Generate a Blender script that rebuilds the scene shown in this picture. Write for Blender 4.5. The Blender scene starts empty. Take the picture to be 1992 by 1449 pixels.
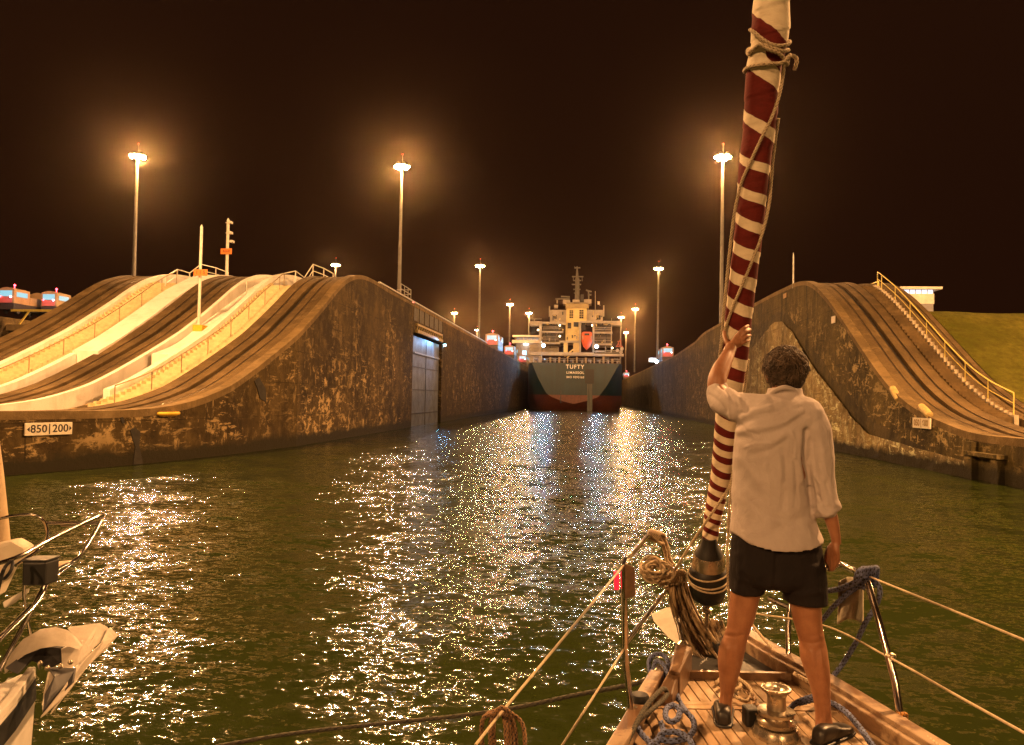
import bpy, bmesh, math, random
from mathutils import Vector, Matrix, noise as mnoise
random.seed(7)
S = bpy.context.scene
COL = S.collection
R = math.radians
PI = math.pi

# ------------------------------------------------------------------ camera
FPX, CXP, CYP, HCAM = 1480.0, 996.0, 724.5, 3.1
PITCH, YAW, ROLL = R(1.8195), R(5.5101), R(1.0)
_f = Vector((-math.sin(YAW)*math.cos(PITCH), math.cos(YAW)*math.cos(PITCH), math.sin(PITCH)))
_r = Vector((math.cos(YAW), math.sin(YAW), 0))
_u = _r.cross(_f)
CR = _r*math.cos(ROLL) + _u*math.sin(ROLL)
CU = -_r*math.sin(ROLL) + _u*math.cos(ROLL)
CF = _f
CPOS = Vector((0, 0, HCAM))
cam = bpy.data.cameras.new('camera')
cam.sensor_width = 36.0
cam.lens = FPX/1992*36
cam.clip_start, cam.clip_end = 0.05, 6000
camo = bpy.data.objects.new('camera', cam)
COL.objects.link(camo)
camo.matrix_world = Matrix(((CR.x, CU.x, -CF.x, 0), (CR.y, CU.y, -CF.y, 0), (CR.z, CU.z, -CF.z, HCAM), (0, 0, 0, 1)))
S.camera = camo


def ray(px, py): return CF + CR*((px-CXP)/FPX) + CU*(-(py-CYP)/FPX)
def pd(px, py, d): return CPOS + ray(px, py)*d
def onz(px, py, z):
    d = ray(px, py); return CPOS + d*((z-HCAM)/d.z)
def onx(px, py, x):
    d = ray(px, py); return CPOS + d*(x/d.x)
def ony(px, py, y):
    d = ray(px, py); return CPOS + d*(y/d.y)


# ------------------------------------------------------------------ world, exposure
W = bpy.data.worlds.new('World')
S.world = W
W.use_nodes = True
_bg = W.node_tree.nodes['Background']
_bg.inputs[0].default_value = (0.0115, 0.0033, 0.0012, 1)
_bg.inputs[1].default_value = 1.0
S.view_settings.view_transform = 'Standard'
S.view_settings.look = 'None'
S.view_settings.exposure = 0.25
S.view_settings.gamma = 1
S.cycles.use_denoising = True
S.cycles.denoising_prefilter = 'NONE'
S.cycles.max_bounces = 5
S.cycles.diffuse_bounces = 2
S.cycles.glossy_bounces = 3
S.cycles.transmission_bounces = 3
S.cycles.volume_bounces = 0
S.cycles.sample_clamp_indirect = 4
S.cycles.use_light_tree = True

SODIUM = (1.0, 0.49, 0.175)


# ------------------------------------------------------------------ materials
MATS = {}
def mat(name, col=(.5, .5, .5), rough=.6, metal=0, spec=.5, build=None, emit=None, estr=0):
    if name in MATS: return MATS[name]
    m = bpy.data.materials.new(name)
    m.use_nodes = True
    nt = m.node_tree
    b = nt.nodes['Principled BSDF']
    b.inputs['Base Color'].default_value = (*col, 1)
    b.inputs['Roughness'].default_value = rough
    b.inputs['Metallic'].default_value = metal
    b.inputs['Specular IOR Level'].default_value = spec
    if emit:
        b.inputs['Emission Color'].default_value = (*emit, 1)
        b.inputs['Emission Strength'].default_value = estr
    if build: build(N(nt), b)
    MATS[name] = m
    return m


class N:
    """small node-tree writer"""
    def __init__(s, nt): s.nt = nt
    def new(s, t, **kw):
        n = s.nt.nodes.new(t)
        for k, v in kw.items(): setattr(n, k, v)
        return n
    def link(s, a, b): s.nt.links.new(a, b)
    def put(s, sock, v):
        if hasattr(v, 'is_output'): s.link(v, sock)
        elif isinstance(v, tuple) and len(v) == 3 and sock.type == 'RGBA': sock.default_value = (*v, 1)
        else: sock.default_value = v
    def pos(s): return s.new('ShaderNodeNewGeometry').outputs['Position']
    def obj(s): return s.new('ShaderNodeTexCoord').outputs['Object']
    def uv(s): return s.new('ShaderNodeUVMap').outputs['UV']
    def mapping(s, v, scale=(1, 1, 1), loc=(0, 0, 0), rot=(0, 0, 0)):
        n = s.new('ShaderNodeMapping')
        s.link(v, n.inputs['Vector'])
        n.inputs['Scale'].default_value = scale
        n.inputs['Location'].default_value = loc
        n.inputs['Rotation'].default_value = rot
        return n.outputs[0]
    def noise(s, v, scale=1, detail=4, rough=.55, dist=0):
        n = s.new('ShaderNodeTexNoise')
        s.link(v, n.inputs['Vector'])
        n.inputs['Scale'].default_value = scale
        n.inputs['Detail'].default_value = detail
        n.inputs['Roughness'].default_value = rough
        n.inputs['Distortion'].default_value = dist
        return n.outputs[0]
    def voro(s, v, scale=1, feature='F1'):
        n = s.new('ShaderNodeTexVoronoi', feature=feature)
        s.link(v, n.inputs['Vector'])
        n.inputs['Scale'].default_value = scale
        return n.outputs[0]
    def ramp(s, f, stops, interp='LINEAR'):
        n = s.new('ShaderNodeValToRGB')
        s.link(f, n.inputs[0])
        cr = n.color_ramp
        cr.interpolation = interp
        while len(cr.elements) < len(stops): cr.elements.new(.5)
        for e, (p, c) in zip(cr.elements, stops):
            e.position = p
            e.color = (*c, 1) if isinstance(c, tuple) else (c, c, c, 1)
        return n.outputs[0]
    def math(s, op, a, b=0.0, c=0.0, clamp=False):
        n = s.new('ShaderNodeMath', operation=op, use_clamp=clamp)
        for i, v in enumerate((a, b, c)): s.put(n.inputs[i], v)
        return n.outputs[0]
    def mix(s, f, a, b, mode='MIX'):
        n = s.new('ShaderNodeMix', data_type='RGBA', blend_type=mode)
        s.put(n.inputs[0], f); s.put(n.inputs[6], a); s.put(n.inputs[7], b)
        return n.outputs[2]
    def sep(s, v):
        n = s.new('ShaderNodeSeparateXYZ'); s.link(v, n.inputs[0]); return n.outputs
    def bump(s, b, h, dist=.01, strength=1.0):
        n = s.new('ShaderNodeBump')
        s.link(h, n.inputs['Height'])
        n.inputs['Distance'].default_value = dist
        n.inputs['Strength'].default_value = strength
        s.link(n.outputs[0], b.inputs['Normal'])


def concrete(name, base, dark, light, scar=.0, wet=False, streak=1.0, sc=1.0):
    """weathered mass concrete: broad tones, seepage runs, pour lines, spalled pale patches, algae at the waterline"""
    def f(n, b):
        p = n.pos()
        big = n.noise(p, .20*sc, 6, .62, .4)
        med = n.noise(p, 1.1*sc, 7, .7, .3)
        st = n.noise(n.mapping(p, (.75, .75, .05)), 1.0, 6, .72)
        st2 = n.noise(n.mapping(p, (3.2, 3.2, .16)), 1.0, 5, .7)
        pour = n.noise(n.mapping(p, (.12, .12, 1.9)), 1.0, 5, .7, .3)
        dd = tuple(x*.35 for x in dark)
        col = n.mix(n.ramp(big, [(.38, 0), (.62, 1)]), base, dark)
        col = n.mix(n.math('MULTIPLY', n.ramp(st, [(.47, 0), (.62, 1)]), .75*streak), col, dd)
        col = n.mix(n.math('MULTIPLY', n.ramp(st2, [(.52, 0), (.68, 1)]), .45*streak), col, dd)
        col = n.mix(n.math('MULTIPLY', n.ramp(pour, [(.54, 0), (.62, 1)]), .45), col, dark)
        col = n.mix(n.math('MULTIPLY', n.ramp(med, [(.5, 0), (.7, 1)]), .6), col, light)
        if scar:
            z = n.sep(p)[2]
            area = n.ramp(n.noise(p, .13, 4, .6), [(.40, .05), (.58, 1)])
            low = n.ramp(n.math('DIVIDE', z, 12.0), [(.0, 1), (.4, .95), (.78, .6), (.95, .05)])
            k = n.math('MULTIPLY', area, low)
            s1 = n.noise(n.mapping(p, (.7, .7, 1.0)), 1.25, 9, .74, .25)
            s2 = n.noise(n.mapping(p, (.5, .5, 2.6)), 1.5, 7, .72, .2)
            s3 = n.noise(n.mapping(p, (2.2, 2.2, .7)), 1.2, 7, .72, .2)
            m = n.math('MAXIMUM', n.ramp(s1, [(.555, 0), (.60, 1)]), n.math('MAXIMUM', n.ramp(s2, [(.575, 0), (.615, .85)]), n.ramp(s3, [(.58, 0), (.62, .85)])))
            m = n.math('MULTIPLY', m, k)
            pale = tuple(min(.75, x*2.0+q_) for x, q_ in zip(light, (.17, .13, .08)))
            col = n.mix(n.math('MULTIPLY', m, scar), col, pale)
            y_ = n.sep(p)[1]
            h1 = n.math('MULTIPLY', n.math('MULTIPLY', n.ramp(s1, [(.40, 1), (.44, 0)]), k), .8)
            col = n.mix(h1, col, dd)
            # chamber walls: wet algae, and their dim lighting painted in as darkness
            wetdim_y = n.ramp(n.math('DIVIDE', n.math('MULTIPLY_ADD', n.noise(p, .35, 5, .6), 9, y_), 100.0), [(.70, 0), (.78, 1)])
            wetdim_z = n.ramp(n.math('DIVIDE', n.math('MULTIPLY_ADD', n.noise(p, .6, 4, .6), 1.2, z), 14.0), [(.74, 1), (.82, 0)])
            col = n.mix(n.math('MULTIPLY', n.math('MULTIPLY', wetdim_y, wetdim_z), .55), col, (.018, .013, .008))
        if scar:
            q = n.sep(p)
            wob = n.math('MULTIPLY_ADD', n.noise(p, .8, 3, .5), .10, q[2])
            jh = n.math('LESS_THAN', n.math('FRACT', n.math('DIVIDE', wob, 1.85)), .022)
            jv = n.math('LESS_THAN', n.math('FRACT', n.math('DIVIDE', n.math('MULTIPLY_ADD', n.noise(p, .6, 3, .5), .15, q[1]), 8.6)), .007)
            worn = n.ramp(n.noise(p, .5, 4, .6), [(.40, 0), (.60, 1)])
            col = n.mix(n.math('MULTIPLY', n.math('MULTIPLY', n.math('MAXIMUM', jh, jv), worn), .75), col, dd)
        if wet:
            z = n.sep(p)[2]
            e = n.math('MULTIPLY_ADD', n.noise(p, .9, 5, .65), .9, z)
            w = n.ramp(n.math('DIVIDE', e, 3.0), [(.30, 1), (.42, 0)])
            col = n.mix(w, col, (.022, .018, .008))
        n.link(col, b.inputs['Base Color'])
        hh = n.math('ADD', n.noise(p, 5*sc, 7, .72), n.math('MULTIPLY', med, 1.8))
        n.bump(b, hh, .06, .75)
    return mat(name, base, .88, build=f, spec=.25)


def plain(name, col, rough=.6, var=.25, sc=6, bump=.004, metal=0, dirt=None):
    """a colour with gentle wear, so that no surface is one flat tone"""
    def f(n, b):
        p = n.obj()
        a = n.noise(p, sc, 6, .65)
        c2 = dirt or tuple(x*(1-var*1.6) for x in col)
        c = n.mix(n.ramp(a, [(.35, 0), (.75, 1)]), col, c2)
        n.link(c, b.inputs['Base Color'])
        n.link(n.ramp(a, [(.3, max(.05, rough-.08)), (.8, min(1, rough+.12))]), b.inputs['Roughness'])
        if bump: n.bump(b, n.noise(p, sc*5, 4, .6), bump, .5)
    return mat(name, col, rough, metal, build=f)


# ------------------------------------------------------------------ mesh builder
def catmull(pts, per=8, closed=False):
    P = [Vector(p) for p in pts]
    n = len(P)
    out = []
    rng = n if closed else n-1
    for i in range(rng):
        if closed: a, b, c, d = P[(i-1) % n], P[i], P[(i+1) % n], P[(i+2) % n]
        else: a, b, c, d = P[max(i-1, 0)], P[i], P[i+1], P[min(i+2, n-1)]
        for k in range(per):
            t = k/per
            out.append(.5*((2*b)+(c-a)*t+(2*a-5*b+4*c-d)*t*t+(3*b-a-3*c+d)*t**3))
    if not closed: out.append(P[-1].copy())
    return out


def lerp_list(xs, ys, x):
    if x <= xs[0]: return ys[0]
    for i in range(len(xs)-1):
        if x <= xs[i+1]:
            t = (x-xs[i])/(xs[i+1]-xs[i]); return ys[i]+(ys[i+1]-ys[i])*t
    return ys[-1]


class MB:
    def __init__(s): s.v = []; s.f = []; s.fm = []; s.uv = {}; s.cm = 0
    def face(s, idx): s.f.append(tuple(idx)); s.fm.append(s.cm)
    def vert(s, p): s.v.append(Vector(p)); return len(s.v)-1
    def quad(s, a, b, c, d):
        i = len(s.v); s.v += [Vector(a), Vector(b), Vector(c), Vector(d)]; s.face((i, i+1, i+2, i+3)); return s
    def hexa(s, p):   # 8 corners: bottom 4 ccw then top 4
        i = len(s.v); s.v += [Vector(q) for q in p]
        for q in ((3, 2, 1, 0), (4, 5, 6, 7), (0, 1, 5, 4), (1, 2, 6, 5), (2, 3, 7, 6), (3, 0, 4, 7)): s.face([i+k for k in q])
        return s
    def box(s, lo, hi):
        x0, y0, z0 = lo; x1, y1, z1 = hi
        return s.hexa([(x0, y0, z0), (x1, y0, z0), (x1, y1, z0), (x0, y1, z0), (x0, y0, z1), (x1, y0, z1), (x1, y1, z1), (x0, y1, z1)])
    def bar(s, a, b, w, h, up=(0, 0, 1)):
        a, b = Vector(a), Vector(b)
        t = (b-a).normalized(); u = Vector(up)
        if abs(t.dot(u)) > .98: u = Vector((0, 1, 0))
        x = t.cross(u).normalized()*w/2; y = x.cross(t).normalized()*h/2
        return s.hexa([a-x-y, a+x-y, b+x-y, b-x-y, a-x+y, a+x+y, b+x+y, b-x+y])
    def tube(s, pts, r, seg=8, caps=True, closed=False, prof=None):
        P = [Vector(p) for p in pts]; n = len(P)
        if n < 2: return s
        rr = r if isinstance(r, (list, tuple)) else [r]*n
        t0 = (P[1]-P[0]).normalized()
        u = Vector((0, 0, 1)) if abs(t0.z) < .9 else Vector((1, 0, 0))
        x = t0.cross(u).normalized()
        base = len(s.v); L = 0
        for i in range(n):
            if closed: t = (P[(i+1) % n]-P[i-1])
            else: t = P[min(i+1, n-1)]-P[max(i-1, 0)]
            if t.length < 1e-9: t = t0.copy()
            t.normalize()
            x = (x-t*x.dot(t)).normalized(); y = t.cross(x)
            if i: L += (P[i]-P[i-1]).length
            for k in range(seg):
                a = 2*PI*k/seg
                q = rr[i]*(prof(a, L, rr[i]) if prof else 1)
                s.v.append(P[i]+x*math.cos(a)*q+y*math.sin(a)*q)
        rng = n if closed else n-1
        for i in range(rng):
            for k in range(seg):
                a = base+i*seg+k; b = base+i*seg+(k+1) % seg
                j = (i+1) % n
                c = base+j*seg+(k+1) % seg; d = base+j*seg+k
                s.face((a, b, c, d))
        if caps and not closed:
            s.face([base+k for k in range(seg)][::-1]); s.face([base+(n-1)*seg+k for k in range(seg)])
        return s
    def rope(s, pts, r, per=6, strands=3, pitch=None, step=None):
        """laid rope: strands twist along the length"""
        pitch = pitch or r*7
        P = catmull(pts, per)
        step = step or r*.9
        Q = [P[0]]; acc = 0
        for i in range(1, len(P)):
            d = (P[i]-P[i-1]).length; k = max(1, int(round(d/step)))
            for j in range(k): Q.append(P[i-1].lerp(P[i], (j+1)/k))
        m0 = len(s.f)
        s.tube(Q, r, 15, prof=lambda a, L, q: 1+.36*(abs(math.cos(strands/2*(a-2*PI*L/pitch)))-.6))
        L = 0
        for i in range(len(Q)-1):       # a darker material paints shade in the grooves, flecks on pale cord
            for k in range(15):
                if abs(math.cos(strands/2*(2*PI*(k+.5)/15-2*PI*(L+step*.5)/pitch))) < .42: s.fm[m0+i*15+k] = 1
            L += (Q[i+1]-Q[i]).length
        return s
    def lathe(s, c, prof, seg=24, ax=(0, 0, 1)):
        c = Vector(c); z = Vector(ax).normalized()
        u = Vector((1, 0, 0)) if abs(z.x) < .9 else Vector((0, 1, 0))
        x = z.cross(u).normalized(); y = z.cross(x)
        base = len(s.v)
        for (r, h) in prof:
            for k in range(seg):
                a = 2*PI*k/seg
                s.v.append(c+z*h+(x*math.cos(a)+y*math.sin(a))*r)
        for i in range(len(prof)-1):
            for k in range(seg):
                s.face((base+i*seg+k, base+i*seg+(k+1) % seg, base+(i+1)*seg+(k+1) % seg, base+(i+1)*seg+k))
        s.face([base+k for k in range(seg)][::-1]); s.face([base+(len(prof)-1)*seg+k for k in range(seg)])
        return s
    def loft(s, rings, caps=True):
        n = len(rings[0]); base = len(s.v)
        for r_ in rings: s.v += [Vector(p) for p in r_]
        for i in range(len(rings)-1):
            for k in range(n):
                s.face((base+i*n+k, base+i*n+(k+1) % n, base+(i+1)*n+(k+1) % n, base+(i+1)*n+k))
        if caps:
            s.face([base+k for k in range(n)][::-1]); s.face([base+(len(rings)-1)*n+k for k in range(n)])
        return s
    def grid(s, fn, nu, nv):
        base = len(s.v)
        for i in range(nu+1):
            for j in range(nv+1): s.v.append(Vector(fn(i/nu, j/nv)))
        for i in range(nu):
            for j in range(nv):
                a = base+i*(nv+1)+j; s.face((a, a+nv+1, a+nv+2, a+1))
        return s
    def prism(s, poly, off):
        n = len(poly); off = Vector(off); base = len(s.v)
        s.v += [Vector(p) for p in poly]+[Vector(p)+off for p in poly]
        s.face([base+k for k in range(n)][::-1]); s.face([base+n+k for k in range(n)])
        for k in range(n): s.face((base+k, base+(k+1) % n, base+n+(k+1) % n, base+n+k))
        return s
    def sphere(s, c, r, seg=14, rings=8, sq=(1, 1, 1)):
        c = Vector(c); rs = []
        for i in range(rings+1):
            a = PI*i/rings - PI/2; q = max(math.cos(a), .02)
            rs.append([c+Vector((math.cos(2*PI*k/seg)*q*r*sq[0], math.sin(2*PI*k/seg)*q*r*sq[1], math.sin(a)*r*sq[2])) for k in range(seg)])
        return s.loft(rs)
    def build(s, name, m, parent=None, smooth=False, bevel=0, origin=None, angle=40):
        me = bpy.data.meshes.new(name)
        o0 = Vector(origin) if origin is not None else Vector((0, 0, 0))
        me.from_pydata([v-o0 for v in s.v], [], s.f)
        mm = m if isinstance(m, (list, tuple)) else [m]
        for q in mm: me.materials.append(q)
        if len(mm) > 1: me.polygons.foreach_set('material_index', s.fm)
        bm = bmesh.new(); bm.from_mesh(me)
        bmesh.ops.recalc_face_normals(bm, faces=bm.faces)
        if bevel:
            es = [e for e in bm.edges if len(e.link_faces) == 2 and e.calc_face_angle(0) > .6]
            bmesh.ops.bevel(bm, geom=es, offset=bevel, segments=2, affect='EDGES', profile=.6)
        bm.to_mesh(me); bm.free()
        if smooth:
            me.polygons.foreach_set('use_smooth', [True]*len(me.polygons))
            if angle < 180: me.set_sharp_from_angle(angle=R(angle))
        o = bpy.data.objects.new(name, me)
        COL.objects.link(o)
        if parent is not None:
            o.parent = parent
            o.location = o0 - wloc(parent)
        else: o.location = o0
        return o


def wloc(o):
    l = Vector(o.location)
    while o.parent is not None:
        o = o.parent; l = l+Vector(o.location)
    return l


def tag(o, label, cat, group=None):
    o['label'] = label; o['category'] = cat
    if group: o['group'] = group
    return o


def thing(name, loc, label, cat, group=None):
    o = bpy.data.objects.new(name, None)
    COL.objects.link(o); o.location = loc
    o.empty_display_size = .3
    return tag(o, label, cat, group)


def struct(o): o['kind'] = 'structure'; return o


def copy_tree(o, parent=None):
    c = o.copy(); COL.objects.link(c)
    if parent is not None: c.parent = parent
    for ch in list(o.children): copy_tree(ch, c)
    return c


def lettering(txt, size, m, parent, loc, right, up, name='lettering', depth=.02, bold=.0, spacing=1.0, squeeze=1.0, align='CENTER'):
    cu = bpy.data.curves.new(name, 'FONT')
    cu.body = txt; cu.size = size; cu.align_x = align; cu.align_y = 'CENTER'
    cu.extrude = depth; cu.offset = bold; cu.space_character = spacing
    to = bpy.data.objects.new(name, cu); COL.objects.link(to)
    bpy.context.view_layer.update()
    me = bpy.data.meshes.new_from_object(to.evaluated_get(bpy.context.evaluated_depsgraph_get()))
    bpy.data.objects.remove(to)
    rt, up = Vector(right).normalized(), Vector(up).normalized()
    nn = rt.cross(up)
    M = Matrix(((rt.x*squeeze, up.x, nn.x, 0), (rt.y*squeeze, up.y, nn.y, 0), (rt.z*squeeze, up.z, nn.z, 0), (0, 0, 0, 1)))
    me.transform(M)
    me.materials.clear(); me.materials.append(m)
    o = bpy.data.objects.new(name, me); COL.objects.link(o)
    if parent is not None: o.parent = parent; o.location = Vector(loc)-wloc(parent)
    else: o.location = loc
    return o

# ================================================================== THE SETTING
def smooth_prof(xs, ys, w=2.2):
    def f(y):
        s = 0; n = 9
        for k in range(n): s += lerp_list(xs, ys, y+(k-(n-1)/2)/(n-1)*2*w)
        return s/n
    return f


zL = smooth_prof([-60, 20, 27, 30, 32.2, 34.5, 37, 40.6, 44.4, 47.7, 50.1, 52.4, 55, 58.2, 63, 400],
                 [2.3, 2.3, 2.25, 2.25, 2.4, 2.85, 3.75, 5.4, 7.3, 9.05, 10.5, 11.45, 12.0, 12.1, 12, 12], 1.5)
zR = smooth_prof([-60, 25, 30.1, 34, 38.9, 41.9, 44.5, 47.7, 52, 54.9, 57.6, 60.5, 68, 78, 93, 105, 110, 115, 140, 400],
                 [1.95, 1.9, 1.85, 1.85, 2.65, 3.6, 4.9, 6.85, 9.45, 10.95, 12.0, 12.4, 12.55, 12.6, 12.5, 12.5, 12.3, 11.8, 11.2, 11.2], 1.5)
def xo(y): return lerp_list([-60, 10, 20, 25, 30, 36, 43], [-15, -8.5, -5.6, -3.7, -1.9, -.7, 0], y)
YS = [-60, -30, -10, 0] + [8+2*i for i in range(9)] + [25+.5*i for i in range(81)] + [66, 68, 70, 72.5]
YF = [87.5, 95, 100, 104, 106, 108, 110, 112, 114, 116, 120, 125, 130, 140, 160, 200, 260, 330, 420]
def yrange(y0, y1): return [y0]+[y for y in YS+[80, 87.5]+YF if y0 < y < y1]+[y1]


def sweep(mb, sect, y0, y1, zf, sh=None, ys=None):
    """closed cross-section [(x, dz or ('abs', z))] carried along the lock axis on profile zf"""
    rings = []
    for y in (ys or yrange(y0, y1)):
        z = zf(y); s = sh(y) if sh else 0
        rings.append([(x+s, y, q[1] if isinstance(q, tuple) else z+(q(y) if callable(q) else q)) for x, q in sect])
    return mb.loft(rings)


# ---- water: murky green, choppy with short wavelets
def _water(n, b):
    p = n.pos()
    b.inputs['IOR'].default_value = 1.333
    b.inputs['Base Color'].default_value = (.018, .025, .005, 1)
    b.inputs['Roughness'].default_value = .10
    b.inputs['Specular IOR Level'].default_value = .5
    def wave(sc, rot, stretch, det):
        t = n.new('ShaderNodeTexNoise')
        n.link(n.mapping(p, (stretch, 1, 1), rot=(0, 0, rot)), t.inputs['Vector'])
        t.inputs['Scale'].default_value = sc; t.inputs['Detail'].default_value = det
        t.inputs['Roughness'].default_value = .5; t.inputs['Distortion'].default_value = .4
        return t.outputs['Color']
    def vm(op, a, b_):
        q = n.new('ShaderNodeVectorMath', operation=op)
        n.put(q.inputs[0], a)
        if op == 'SCALE': n.put(q.inputs['Scale'], b_)
        else: n.put(q.inputs[1], b_)
        return q.outputs[0]
    gust = n.ramp(n.noise(p, .10, 2, .5), [(.3, .65), (.7, 1.15)])
    acc = None
    for sc, rot, st, det, amp in ((.30, .1, .9, 1, .28), (.85, .15, .7, 1, .34), (3.2, -.25, .55, 1, .50), (9, .3, .6, 1, .78), (24, -.1, .75, 1, .48)):
        v = vm('SCALE', vm('SUBTRACT', wave(sc, rot, st, det), (.5, .5, .5)), amp)
        acc = v if acc is None else vm('ADD', acc, v)
    acc = vm('SCALE', acc, gust)
    acc = vm('MULTIPLY', acc, (.85, 1.0, 0))
    nn = vm('NORMALIZE', vm('ADD', acc, (0, 0, 1)), None) if False else None
    ad = n.new('ShaderNodeVectorMath', operation='ADD'); n.link(acc, ad.inputs[0]); ad.inputs[1].default_value = (0, 0, 1)
    no = n.new('ShaderNodeVectorMath', operation='NORMALIZE'); n.link(ad.outputs[0], no.inputs[0])
    n.link(no.outputs[0], b.inputs['Normal'])
M_water = mat('water', (.03, .04, .01), .07, build=_water)
w = MB().quad((-420, -260, 0), (420, -260, 0), (420, 440, 0), (-420, 440, 0)).build('water', M_water)
struct(w)

M_ground = plain('ground_earth', (.06, .05, .03), .95, .4, .4, .02)
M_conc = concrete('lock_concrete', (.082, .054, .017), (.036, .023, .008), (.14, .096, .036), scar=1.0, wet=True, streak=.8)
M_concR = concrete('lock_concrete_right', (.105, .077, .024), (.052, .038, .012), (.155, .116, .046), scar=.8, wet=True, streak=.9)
M_track = concrete('track_concrete', (.140, .092, .038), (.075, .049, .02), (.215, .15, .07), streak=.4)
M_slotdark = plain('oily_slot_hole_shade', (.022, .017, .010), .7, .3, 3, 0)
M_rail = plain('worn_rail_steel', (.16, .13, .10), .4, .4, 4, 0, .8)
def _wp(n, b):
    p = n.pos()
    a = n.noise(n.mapping(p, (1, 1, .35)), 1.1, 6, .68)
    f = n.noise(p, 7, 4, .6)
    c = n.mix(n.math('MULTIPLY', n.ramp(a, [(.46, 0), (.72, 1)]), .6), (.80, .76, .68), (.52, .45, .34))
    c = n.mix(n.math('MULTIPLY', n.ramp(f, [(.6, 0), (.72, 1)]), .25), c, (.40, .33, .24))
    n.link(c, b.inputs['Base Color'])
    n.bump(b, f, .01, .5)
M_white = mat('whitewashed_concrete', (.8, .76, .68), .75, build=_wp)
M_yel = plain('yellow_paint', (.74, .46, .03), .55, .22, 5, .002)
M_wmetal = plain('white_painted_metal', (.72, .68, .58), .5, .15, 5, .001)
M_ymetal = plain('pale_yellow_rail_paint', (.76, .62, .16), .5, .15, 5, .001)
M_grey = plain('galvanised_steel', (.38, .37, .34), .45, .2, 4, .001, .5)
M_dark = plain('dark_steel', (.05, .05, .055), .5, .3, 4, .002, .3)
M_black = plain('black_paint', (.012, .012, .013), .5, .3, 6, .001)
M_orange = plain('orange_sign', (.75, .22, .03), .6, .12, 4, .001)

M_coping = concrete('coping_concrete', (.20, .135, .058), (.11, .075, .032), (.30, .215, .11), streak=.4)
# ---- ground sheets
g = MB()
g.quad((-1800, -800, -3), (1800, -800, -3), (1800, 2600, -3), (-1800, 2600, -3))
struct(g.build('canal_bed', M_ground))
g = MB().quad((-1800, 128, 11.2), (-70, 128, 11.2), (-70, 2600, 11.2), (-1800, 2600, 11.2))
g.quad((22.2, 66, 9.2), (1800, 66, 9.2), (1800, 2600, 9.2), (22.2, 2600, 10.35))
g.quad((-70, 430, 11.2), (22.2, 430, 11.2), (22.2, 2600, 11.2), (-70, 2600, 11.2))
g.quad((-34.9, 430, 11.2), (22.2, 430, 11.2), (22.2, 430, -2), (-34.9, 430, -2))
g.quad((-1800, 128, 11.2), (-70, 128, 11.2), (-70, 128, -2), (-1800, 128, -2))
struct(g.build('ground', M_ground))

def _grass(n, b):
    p = n.pos()
    a = n.noise(p, .14, 5, .65); f = n.noise(n.mapping(p, (1, 1, .6)), 2.2, 6, .7)
    c = n.mix(n.ramp(a, [(.38, 0), (.62, 1)]), (.105, .110, .010), (.23, .20, .032))
    c = n.mix(n.ramp(f, [(.35, .7), (.65, 0)]), c, (.085, .075, .010))
    n.link(c, b.inputs['Base Color'])
    n.bump(b, n.math('ADD', n.math('MULTIPLY', n.noise(p, 1.2, 6, .75), 2.5), n.noise(p, 9, 5, .75)), .22, .9)
M_grass = mat('mown_grass', (.1, .1, .02), .95, build=_grass, spec=.1)
def zG(y): return min(zR(y)-.12, 9.15+.004*(y-50))
def gsurf(u, v):
    x = 22.2+118*u**1.6; y = -60+130*v
    z = zG(y)
    k = min(1, (x-22.2)/3)
    return (x, y, z+.35*k*(mnoise.noise(Vector((x*.12, y*.12, 0)))) * (1 if y > 36 else .3))
struct(MB().grid(gsurf, 60, 130).build('grass_bank', M_grass, smooth=True, angle=180))

# ---- left lock wall (centre wall) and right lock wall
def lock_wall(name, sgn, x0, zf, m, label, sh, back):
    root = thing(name, (x0, 40, 0), label, 'lock wall')
    a = MB()
    xl = x0+sgn*.55; xb = back
    dk = lambda y: lerp_list([30, 38], [-.42, -1.1], y)
    top = [(x0, ('abs', -1.5)), (x0, 0), (xl, 0), (xl, dk), (xb, dk), (xb, ('abs', -1.5))]
    if sgn < 0:
        sweep(a, top, -60, 72.5, zf, sh)
        sweep(a, [(x0-1.7, ('abs', -1.5)), (x0-1.7, ('abs', 9.2)), (x0, ('abs', 9.2)), (x0, -1.6), (xl, -1.6), (xb, -.6), (xb, ('abs', -1.5))], 72.5, 87.5, zf)
        sweep(a, top, 87.5, 420, zf)
    else:
        sweep(a, top, -60, 420, zf, sh)
    a.build('wall_body', m, root)
    c = MB(); e_ = x0-sgn*.035
    sweep(c, [(e_, -.30), (e_, .012), (xl-sgn*.02, .012), (xl-sgn*.02, -.30)], -60, 420, zf, sh)
    c.build('coping', M_coping, root)
    return root
WL = lock_wall('lock_wall', -1, -16.7, zL, M_conc, 'stained brown concrete centre wall with gate recess and white scars, left of the water', xo, -34.9)
WR = lock_wall('lock_wall', 1, 16.3, zR, M_concR, 'streaked olive concrete side wall with rough pale footing, behind the standing man', None, 22.2)

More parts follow.
